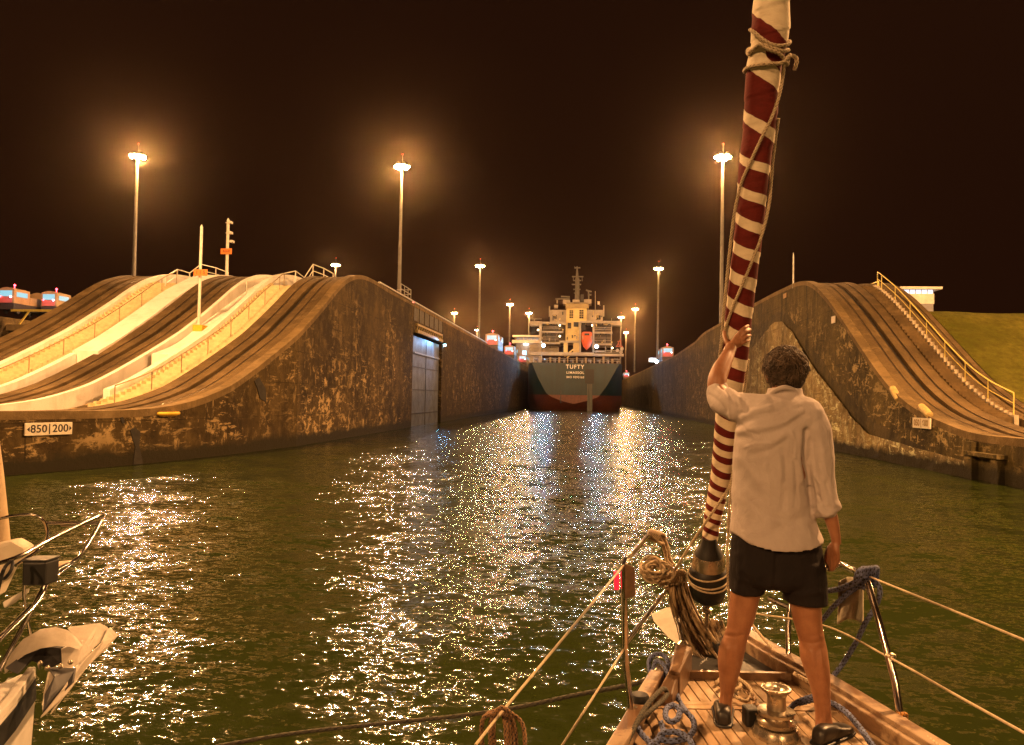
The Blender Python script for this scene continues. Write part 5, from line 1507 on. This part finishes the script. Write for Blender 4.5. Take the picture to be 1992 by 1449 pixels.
slab('fluke_root', [(92, 1300, 5.3), (145, 1302, 5.35), (140, 1330, 5.25), (112, 1358, 5.15), (82, 1392, 5.0), (86, 1350, 5.1), (104, 1318, 5.2)], .03, M_dark)
slab('shank_rib', [(92, 1308, 5.25), (106, 1312, 5.25), (98, 1340, 5.15), (84, 1372, 5.05), (80, 1390, 5.0), (84, 1350, 5.1)], .025, M_anc)
for x, y in ((137, 1288), (92, 1299), (118, 1296), (78, 1290)): MB().sphere(pd(x, y, 5.3), .018, 10, 6).build('shackle_bolt', M_bronze, an, True)

# ================================================================== THE MAN
man = thing('person', dz(1510, 1420), 'man in white shirt and dark shorts, back turned, left hand raised on the striped sail', 'person')
def _skin(n, b):
    p = n.obj(); a = n.noise(p, 18, 5, .6); f = n.noise(p, 160, 3, .6)
    c = n.mix(n.ramp(a, [(.35, 0), (.7, 1)]), (.32, .15, .078), (.25, .105, .052))
    c = n.mix(n.math('MULTIPLY', n.ramp(f, [(.5, 0), (.7, 1)]), .25), c, (.20, .085, .04))
    n.link(c, b.inputs['Base Color'])
    n.bump(b, f, .001, .5)
M_skin = mat('tanned_skin', (.45, .25, .15), .48, build=_skin)
def _cloth(c1, c2, fine):
    def f(n, b):
        p = n.obj()
        a = n.noise(p, 7, 5, .6, .8)
        n.link(n.mix(n.ramp(a, [(.35, 0), (.75, 1)]), c1, c2), b.inputs['Base Color'])
        w_ = n.noise(n.mapping(p, (1, 1, .55)), 22, 4, .55, 1.2)
        n.bump(b, n.math('ADD', n.math('MULTIPLY', w_, fine), n.math('MULTIPLY', n.noise(p, 500, 2, .5), .04)), .012, .8)
    return f
M_shirt = mat('white_linen', (.72, .62, .57), .85, build=_cloth((.45, .40, .395), (.38, .33, .32), .5), spec=.15)
M_shorts = mat('dark_shorts', (.02, .018, .017), .85, build=_cloth((.018, .015, .016), (.012, .010, .011), .6), spec=.12)
M_shoe = plain('dark_shoe_leather', (.02, .017, .016), .42, .3, 12, .002)
def _hair(n, b):
    a = n.noise(n.obj(), 30, 3, .6)
    n.link(n.mix(n.ramp(a, [(.4, 0), (.65, 1)]), (.040, .024, .014), (.115, .075, .046)), b.inputs['Base Color'])
M_hair = mat('greying_brown_hair', (.1, .06, .04), .6, build=_hair)


def fused(name, mb, m, voxel=.006, it=4, fn=None, fac=.5):
    me = bpy.data.meshes.new('tmp'); me.from_pydata(mb.v, [], mb.f)
    bm = bmesh.new(); bm.from_mesh(me); bmesh.ops.recalc_face_normals(bm, faces=bm.faces); bm.to_mesh(me); bm.free()
    o = bpy.data.objects.new('tmp', me); COL.objects.link(o)
    r_ = o.modifiers.new('r', 'REMESH'); r_.mode = 'VOXEL'; r_.voxel_size = voxel
    s_ = o.modifiers.new('s', 'SMOOTH'); s_.factor = fac; s_.iterations = it
    bpy.context.view_layer.update()
    out_ = bpy.data.meshes.new_from_object(o.evaluated_get(bpy.context.evaluated_depsgraph_get()))
    bpy.data.objects.remove(o)
    out_.name = name
    if fn:
        ns = [v.normal.copy() for v in out_.vertices]
        for v, n_ in zip(out_.vertices, ns): v.co += n_*fn(v.co, n_)
    base = wloc(man)
    for v in out_.vertices: v.co -= base
    out_.polygons.foreach_set('use_smooth', [True]*len(out_.polygons))
    out_.materials.clear(); out_.materials.append(m)
    ob = bpy.data.objects.new(name, out_); COL.objects.link(ob); ob.parent = man
    return ob


FH = Vector((CF.x, CF.y, 0)).normalized()
RH = Vector((CR.x, CR.y, 0)).normalized()
def limb(mb, pts, seg=16, per=6):
    """(px, py, depth, radius in px) chain"""
    c = catmull([pd(p[0], p[1], p[2]) for p in pts], per)
    rr = [v.x for v in catmull([(p[3]*p[2]/FPX, 0, 0) for p in pts], per)]
    mb.tube(c, rr, seg)
    mb.sphere(c[0], rr[0], seg, 8); mb.sphere(c[-1], rr[-1], seg, 8)
def ell(px, py, d, hw, th, seg=28, pw=1.0, dzf=None):
    c = pd(px, py, d); w_ = hw*d/FPX
    out_ = []
    for k in range(seg):
        t = 2*PI*k/seg
        cs, sn = math.cos(t), math.sin(t)
        cs = math.copysign(abs(cs)**pw, cs); sn = math.copysign(abs(sn)**pw, sn)
        p = c+RH*cs*w_+FH*sn*th
        if dzf: p.z += dzf(t)
        out_.append(p)
    return out_
def loftp(mb, rows, per=4, pw=1.0):
    R5 = catmull([(r_[0], r_[1], r_[2]) for r_ in rows], per)
    R6 = catmull([(r_[3], r_[4]*1000, 0) for r_ in rows], per)
    mb.loft([ell(a_.x, a_.y, a_.z, b_.x, b_.y/1000, pw=pw) for a_, b_ in zip(R5, R6)])
def project(p):
    v = p-CPOS; z = v.dot(CF)
    return CXP+FPX*v.dot(CR)/z, CYP-FPX*v.dot(CU)/z

# ---- body: one continuous surface
B = MB()
# legs (back of the knee, calf, ankle)
loftp(B, [(1468, 1060, 3.60, 34, .085), (1459, 1120, 3.61, 33, .085), (1449, 1161, 3.62, 27.5, .075), (1443, 1195, 3.625, 25.5, .068), (1437, 1222, 3.63, 23, .060), (1431, 1240, 3.64, 23, .056), (1424, 1262, 3.645, 24.5, .060), (1420, 1288, 3.66, 23, .058), (1417, 1320, 3.685, 17.5, .046), (1414, 1348, 3.705, 12.5, .036), (1411, 1368, 3.715, 12, .035), (1410, 1384, 3.72, 13.5, .038), (1408, 1400, 3.72, 12, .035)])
loftp(B, [(1552, 1060, 3.56, 36, .088), (1560, 1120, 3.555, 35, .088), (1567, 1178, 3.55, 28.5, .078), (1571, 1210, 3.55, 26.5, .070), (1577, 1236, 3.545, 24.5, .062), (1581, 1254, 3.54, 25, .058), (1584, 1280, 3.535, 26, .064), (1590, 1308, 3.53, 23, .058), (1596, 1340, 3.53, 18, .048), (1600, 1372, 3.53, 15, .040), (1602, 1396, 3.53, 15, .040), (1604, 1418, 3.525, 17, .044), (1604, 1432, 3.52, 15, .04)])
# torso, neck, head
loftp(B, [(1510, 1100, 3.58, 74, .10), (1509, 1050, 3.59, 72, .095), (1506, 980, 3.60, 66, .09), (1506, 900, 3.60, 68, .10), (1512, 830, 3.60, 72, .10), (1518, 795, 3.60, 62, .075), (1524, 775, 3.61, 30, .055), (1526, 764, 3.625, 24, .052), (1527, 745, 3.64, 24, .055)])
hc_ = pd(1527, 726, 3.655)
B.sphere(hc_+Vector((0, 0, .012)), .082, 24, 16, (.96, 1.18, 1.22))
B.sphere(hc_+FH*.035+Vector((0, 0, -.075)), .055, 18, 12, (1.0, 1.05, .85))      # jaw
B.sphere(hc_+FH*.088+Vector((0, 0, -.095)), .022, 12, 8)                            # chin
B.sphere(hc_+FH*.108+Vector((0, 0, -.028)), .014, 12, 8, (.9, 1.2, 1.5))            # nose
B.sphere(hc_+FH*.094+Vector((0, 0, .012)), .026, 14, 8, (2.0, .6, .5))              # brow
B.sphere(hc_+FH*.094+Vector((0, 0, -.066)), .013, 12, 8, (1.9, .8, .6))             # lips
for s_ in (-1, 1):
    e = hc_+RH*s_*.081+FH*.005+Vector((0, 0, -.012))
    B.sphere(e, .022, 12, 8, (.42, .8, 1.45)); B.sphere(e+RH*s_*.006-FH*.010, .014, 10, 8, (.5, .6, 1.8))
# raised left arm
limb(B, [(1474, 800, 3.60, 20), (1440, 790, 3.66, 19), (1412, 776, 3.74, 17), (1396, 758, 3.80, 18), (1395.5, 738, 3.82, 18.2), (1401.5, 720, 3.85, 17), (1410, 703, 3.885, 14.6), (1417, 688, 3.925, 12.4), (1421, 678, 3.95, 11.6)])
# left hand: palm, four fingers wrapped to the right, thumb on the far side
for kx, ky in ((1434, 653), (1438.5, 658), (1440, 664), (1438.5, 670)):
    limb(B, [(1420, 678, 3.955, 7.4), (1428+(kx-1434)*.6, 667+(ky-658)*.4, 3.972, 6.6), (kx, ky, 3.982, 5.0)], 10, 4)
F_ = [[(1434, 653, 3.982, 4.4), (1442, 643, 3.975, 3.9), (1449, 636.5, 3.985, 3.5), (1455.5, 633.5, 4.02, 3.1)],
      [(1438.5, 658, 3.982, 4.5), (1448, 648, 3.972, 4.0), (1455.5, 643, 3.99, 3.6), (1459.5, 641, 4.03, 3.1)],
      [(1440, 664, 3.982, 4.3), (1449.5, 656.5, 3.974, 3.8), (1456.5, 653, 3.992, 3.4), (1459.5, 652, 4.03, 3.0)],
      [(1438.5, 670, 3.982, 3.9), (1447.5, 665.5, 3.976, 3.4), (1453.5, 663, 3.992, 3.1), (1457, 662.5, 4.025, 2.7)]]
for f_ in F_: limb(B, f_, 10, 5)
limb(B, [(1420, 674, 3.96, 6), (1413, 664, 3.985, 5), (1409.5, 653, 4.02, 4.2), (1409, 643, 4.06, 3.6)], 10, 5)
# hanging right arm
limb(B, [(1572, 805, 3.58, 24), (1588, 845, 3.565, 20), (1593, 895, 3.55, 17.5), (1598, 935, 3.54, 16), (1604, 968, 3.525, 14.5), (1613, 996, 3.51, 13.8), (1620, 1020, 3.505, 12), (1625, 1042, 3.50, 9.6), (1627, 1054, 3.50, 9)])
for k, (kx, ky, dd) in enumerate(((1614, 1078, 3.535), (1619, 1082, 3.515), (1624.5, 1083, 3.50), (1629.5, 1080, 3.485))):
    limb(B, [(1626, 1054, 3.50, 7.2), (1622+(kx-1622)*.6, 1068, dd, 6.4), (kx, ky, dd, 4.8)], 10, 4)
    ln = (1.0, 1.1, 1.05, .85)[k]
    limb(B, [(kx, ky, dd, 4.4), (kx-.5+k*.4, ky+12*ln, dd+.012, 3.9), (kx-3+k*.3, ky+21*ln, dd+.035, 3.4), (kx-6+k*.2, ky+25*ln, dd+.058, 3.0)], 10, 5)
limb(B, [(1619, 1060, 3.53, 5.6), (1611, 1070, 3.56, 4.8), (1607, 1082, 3.58, 4.2), (1607, 1093, 3.59, 3.6)], 10, 5)
BFOLD = [([(1412, 1236), (1428, 1239), (1446, 1235)], 3, -.0035), ([(1414, 1228), (1430, 1230), (1444, 1226)], 4, .002), ([(1562, 1248), (1580, 1252), (1598, 1247)], 3, -.0035), ([(1564, 1240), (1582, 1243), (1598, 1238)], 4, .002),
    ([(1412, 1330), (1410, 1355), (1409, 1380)], 2.5, .003), ([(1405, 1352), (1403, 1378)], 2.5, -.003), ([(1417, 1350), (1416, 1378)], 2.5, -.003), ([(1600, 1350), (1602, 1378), (1604, 1408)], 3, .003), ([(1592, 1372), (1594, 1400)], 3, -.003), ([(1610, 1370), (1612, 1402)], 3, -.003),
    ([(1426, 1255), (1424, 1285), (1420, 1312)], 4, -.003), ([(1432, 1262), (1431, 1288)], 4, .003), ([(1414, 1262), (1413, 1290)], 4, .003), ([(1588, 1266), (1590, 1300), (1594, 1328)], 4, -.003), ([(1578, 1268), (1582, 1300)], 4, .003), ([(1598, 1268), (1599, 1296)], 4, .003),
    ([(1438, 1165), (1442, 1200), (1436, 1226)], 5, -.002), ([(1570, 1185), (1573, 1215), (1570, 1240)], 5, -.002)]
def bfold(co, n_):
    if n_.dot(CF) > .2: return 0
    x, y = project(co)
    if y < 1150: return .0007*mnoise.noise(co*40)
    h = 0
    for pl_, w_, dpt in BFOLD:
        best = 1e9
        for (x0, y0), (x1, y1) in zip(pl_, pl_[1:]):
            dx, dy = x1-x0, y1-y0; t = max(0, min(1, ((x-x0)*dx+(y-y0)*dy)/(dx*dx+dy*dy)))
            best = min(best, (x-x0-dx*t)**2+(y-y0-dy*t)**2)
        if best < (w_*2.5)**2: h += dpt*math.exp(-best/(w_*w_))
    return h+.001*mnoise.noise(co*30)
fused('body', B, M_skin, .0042, 4, bfold)
for s_ in (-1, 1):   # eyes
    a = MB().sphere(hc_+RH*s_*.031+FH*.094+Vector((0, 0, -.008)), .0125, 12, 8)
    a.build('eye', plain('eye_white', (.75, .72, .68), .2, .1, 20, 0), man, True)

# ---- shirt
FOLDS = [  # polyline
    ([(1500, 792), (1512, 798), (1540, 797), (1560, 790)], 2.2, -.0035), ([(1466, 808), (1500, 801), (1545, 801), (1584, 812)], 1.8, -.003), ([(1448, 870), (1470, 862), (1496, 862)], 2.6, .005), ([(1440, 826), (1454, 838), (1476, 846)], 2.6, -.006), ([(1490, 905), (1498, 940), (1496, 980)], 4, .004), ([(1546, 900), (1550, 945), (1546, 985)], 4, -.004), ([(1460, 975), (1486, 1000), (1520, 1010)], 4, -.004), ([(1540, 840), (1548, 862), (1546, 890)], 3, .005), ([(1596, 900), (1606, 930), (1612, 962)], 3, -.006), ([(1584, 925), (1596, 946), (1600, 975)], 3, .006), ([(1430, 985), (1434, 1010), (1444, 1030)], 3, -.004),
    ([(1434, 828), (1462, 815), (1500, 806), (1530, 790)], 7, -.010), ([(1440, 812), (1468, 800), (1498, 792)], 6, .012),
    ([(1438, 852), (1475, 846), (1515, 838), (1556, 812)], 8, -.008), ([(1436, 840), (1480, 833), (1525, 822), (1560, 800)], 6, .009),
    ([(1462, 872), (1500, 862), (1524, 846)], 7, .007), ([(1466, 884), (1502, 874), (1528, 858)], 6, -.006),
    ([(1569, 838), (1565, 870), (1567, 905), (1575, 945), (1583, 990)], 5, -.028), ([(1558, 848), (1554, 890), (1560, 935)], 7, .007),
    ([(1524, 876), (1529, 905), (1531, 935)], 8, -.008), ([(1516, 890), (1520, 930)], 7, .005), ([(1526, 956), (1524, 988)], 6, -.006),
    ([(1438, 890), (1456, 910), (1474, 938)], 7, .007), ([(1436, 915), (1455, 945), (1480, 965)], 9, -.006), ([(1430, 960), (1460, 995), (1500, 1015)], 12, .006),
    ([(1568, 1000), (1540, 1020), (1500, 1035)], 12, -.005), ([(1590, 835), (1600, 880), (1603, 930)], 7, .009), ([(1578, 860), (1586, 910), (1590, 960)], 7, -.008),
    ([(1590, 965), (1606, 985), (1628, 990)], 5, -.010), ([(1586, 985), (1604, 1002), (1626, 1004)], 5, .010),
    ([(1380, 768), (1400, 782), (1412, 800)], 4.5, -.010), ([(1392, 752), (1408, 766), (1420, 790), (1424, 812)], 5, .011), ([(1404, 752), (1420, 766), (1432, 790)], 4.5, -.011), ([(1418, 756), (1434, 772), (1444, 796)], 5, .010), ([(1436, 764), (1448, 780), (1454, 802)], 5, -.009), ([(1386, 790), (1398, 800)], 5, .008),
]
def fold(co, n_):
    if n_.dot(CF) > .25: return 0
    x, y = project(co); h = 0
    for pl_, w_, dpt in FOLDS:
        best = 1e9
        for (x0, y0), (x1, y1) in zip(pl_, pl_[1:]):
            dx, dy = x1-x0, y1-y0; t = max(0, min(1, ((x-x0)*dx+(y-y0)*dy)/(dx*dx+dy*dy)))
            best = min(best, (x-x0-dx*t)**2+(y-y0-dy*t)**2)
        if best < (w_*2.6)**2: h += .8*dpt*math.exp(-best/(w_*w_))
    h += .0035*mnoise.noise(co*9)+.0018*mnoise.noise(co*24)
    return h
Sh = MB()
rows = [(1527, 755, 3.63, 32, .068), (1526, 769, 3.625, 36, .074), (1523, 776, 3.615, 52, .082), (1520, 787, 3.605, 68, .098), (1516, 806, 3.60, 76, .115), (1510, 835, 3.60, 77, .125), (1504, 870, 3.60, 75, .130), (1500, 905, 3.60, 73, .130), (1500, 950, 3.60, 74, .130), (1503, 1000, 3.595, 78.5, .133)]
R5 = catmull([(r_[0], r_[1], r_[2]) for r_ in rows], 4); R6 = catmull([(r_[3], r_[4]*1000, 0) for r_ in rows], 4)
rings = [ell(a_.x, a_.y, a_.z, b_.x, b_.y/1000, 40, .92) for a_, b_ in zip(R5, R6)]
def hem(k):
    def f(t):   # angle 0 = right side, -pi/2 = back
        s_ = max(0, -math.sin(t)); f_ = max(0, math.sin(t))
        return k*(-.048*s_**1.5-.05*f_+.020*abs(math.cos(t))**4*(1 if math.cos(t) < 0 else -.2))
    return f
rings.append(ell(1506, 1025, 3.590, 83, .150, 40, .92, hem(.5)))
rings.append(ell(1510, 1042, 3.587, 88, .163, 40, .92, hem(1.0)))
Sh.loft(rings)
limb(Sh, [(1486, 806, 3.60, 40), (1450, 796, 3.65, 33), (1424, 787, 3.70, 29), (1404, 777, 3.76, 26.5), (1396, 764, 3.795, 22), (1397, 752, 3.81, 19)])
limb(Sh, [(1562, 812, 3.59, 42), (1583, 838, 3.57, 33), (1591, 880, 3.555, 29), (1595, 920, 3.545, 27), (1600, 955, 3.535, 25.5), (1606, 985, 3.52, 24)])
Sh.tube([pd(1600, 975, 3.53), pd(1607, 992, 3.52), pd(1611, 1001, 3.515)], [27*3.52/FPX, 29*3.52/FPX, 25*3.52/FPX], 18)
Sh.prism([pd(1600, 985, 3.46), pd(1634, 975, 3.50), pd(1640, 988, 3.50), pd(1622, 1004, 3.47)], CF*.05)
Sh.tube(catmull([pd(1494, 770, 3.60), pd(1510, 758, 3.560), pd(1527, 754, 3.550), pd(1545, 759, 3.565), pd(1560, 774, 3.60)], 5), .012, 8)
fused('shirt', Sh, M_shirt, .0062, 5, fold)

# ---- shorts
Q = MB()
loftp(Q, [(1509, 1018, 3.585, 74, .105), (1509, 1045, 3.585, 84, .118), (1511, 1085, 3.585, 89, .142), (1513, 1125, 3.583, 89, .142), (1513, 1140, 3.583, 60, .10)], pw=.9)
loftp(Q, [(1462, 1090, 3.60, 40, .115), (1457, 1125, 3.61, 36, .115), (1451, 1151, 3.615, 30, .105)], pw=.9)
loftp(Q, [(1558, 1090, 3.565, 42, .118), (1562, 1130, 3.56, 42, .118), (1567, 1170, 3.555, 39.5, .112)], pw=.9)
SFOLD = [([(1512, 1075), (1510, 1110), (1506, 1146)], 5, -.012), ([(1530, 1150), (1556, 1158), (1590, 1150)], 6, .007), ([(1440, 1120), (1462, 1132), (1490, 1128)], 7, -.006), ([(1590, 1070), (1584, 1110), (1588, 1150)], 7, .007), ([(1434, 1080), (1440, 1110), (1434, 1145)], 7, .006)]
def sfold(co, n_):
    global FOLDS
    keep = FOLDS; FOLDS = SFOLD; h = fold(co, n_); FOLDS = keep
    return h
fused('shorts', Q, M_shorts, .007, 3, sfold)

# ---- shoes
def shoe(heel, ang):
    d_ = (FH*math.cos(R(ang))+RH*math.sin(R(ang))).normalized(); s_ = d_.cross(Vector((0, 0, 1)))
    a = MB(); rings = []
    for t, w_, h0, h1 in ((0, .018, .004, .045), (.03, .030, 0, .075), (.12, .037, 0, .088), (.26, .038, 0, .085), (.40, .039, 0, .078), (.58, .045, 0, .062), (.76, .048, 0, .050), (.90, .042, 0, .040), (.97, .028, .002, .032), (1.0, .012, .006, .022)):
        c = heel+d_*(t*.285-.01)
        rings.append([c+s_*w_*math.copysign(abs(math.cos(q_))**.7, math.cos(q_))+Vector((0, 0, h0+(h1-h0)*(.5+.5*math.copysign(abs(math.sin(q_))**.75, math.sin(q_))))) for q_ in [2*PI*k/20 for k in range(20)]])
    a.loft(rings)
    o = a.build('shoe', M_shoe, man, True, angle=180)
    m_ = o.modifiers.new('sub', 'SUBSURF'); m_.levels = m_.render_levels = 1
    a = MB().tube([heel+d_*(t*.285-.01)+s_*w_+Vector((0, 0, .008)) for t, w_ in [(0, .010), (.03, .030), (.12, .038), (.4, .040), (.76, .049), (.93, .038), (1.0, 0), (.93, -.038), (.76, -.049), (.4, -.040), (.12, -.038), (.03, -.030), (0, -.010)]], .0075, 8, closed=True)
    a.build('sole', M_black, o, True)
shoe(dz(1407, 1415), 15)
shoe(dz(1590, 1452), 52)

# ---- hair: scalp cap and many curled tufts
a = MB(); rnd = random.Random(5)
a.sphere(hc_+Vector((0, 0, .018))-FH*.006, .084, 20, 14, (.98, 1.16, 1.20))
tuf = 0
while tuf < 3600:
    u1, u2 = rnd.uniform(-1, 1), rnd.uniform(0, 2*PI)
    nrm = (RH*math.sqrt(1-u1*u1)*math.cos(u2)+FH*math.sqrt(1-u1*u1)*math.sin(u2)+Vector((0, 0, u1)))
    fwd_ = nrm.dot(FH)
    if fwd_ > .45 and nrm.z < .45: continue
    if nrm.z < -.80 or (nrm.z < -.2 and fwd_ > .1): continue
    p0 = hc_+Vector((0, 0, .018))-FH*.006+RH*nrm.dot(RH)*.080+FH*nrm.dot(FH)*.095+Vector((0, 0, nrm.z*.096))
    tan = nrm.cross(Vector((rnd.uniform(-1, 1), rnd.uniform(-1, 1), rnd.uniform(-1, 1)))).normalized()
    L_ = rnd.uniform(.014, .034)*(1.2 if nrm.z > .1 else .75)
    cl = rnd.uniform(.5, 1.3)
    pts = [p0-nrm*.006, p0+nrm*L_*.40+tan*L_*.15*cl, p0+nrm*L_*.62+tan*L_*.55*cl+Vector((0, 0, -.004)), p0+nrm*L_*.55+tan*L_*1.0*cl+Vector((0, 0, -.012))]
    a.tube(catmull(pts, 2), [.0026, .0026, .0025, .0023, .0020, .0014, .0006], 4); tuf += 1
a.build('hair', M_hair, man, True, angle=180)

# ================================================================== HAZE (humid air, also standing in for lens-glare halos)
hz = bpy.data.materials.new('humid_air_glare'); hz.use_nodes = True
nt = hz.node_tree
for n_ in list(nt.nodes):
    if n_.type == 'BSDF_PRINCIPLED': nt.nodes.remove(n_)
pv = nt.nodes.new('ShaderNodeVolumePrincipled')
pv.inputs['Color'].default_value = (1, .72, .52, 1)
pv.inputs['Density'].default_value = .00007
pv.inputs['Anisotropy'].default_value = .955
nt.links.new(pv.outputs[0], nt.nodes['Material Output'].inputs['Volume'])
o = MB().box((-1810, -810, -4), (1810, 2610, 37)).build('haze', hz)
o['kind'] = 'stuff'
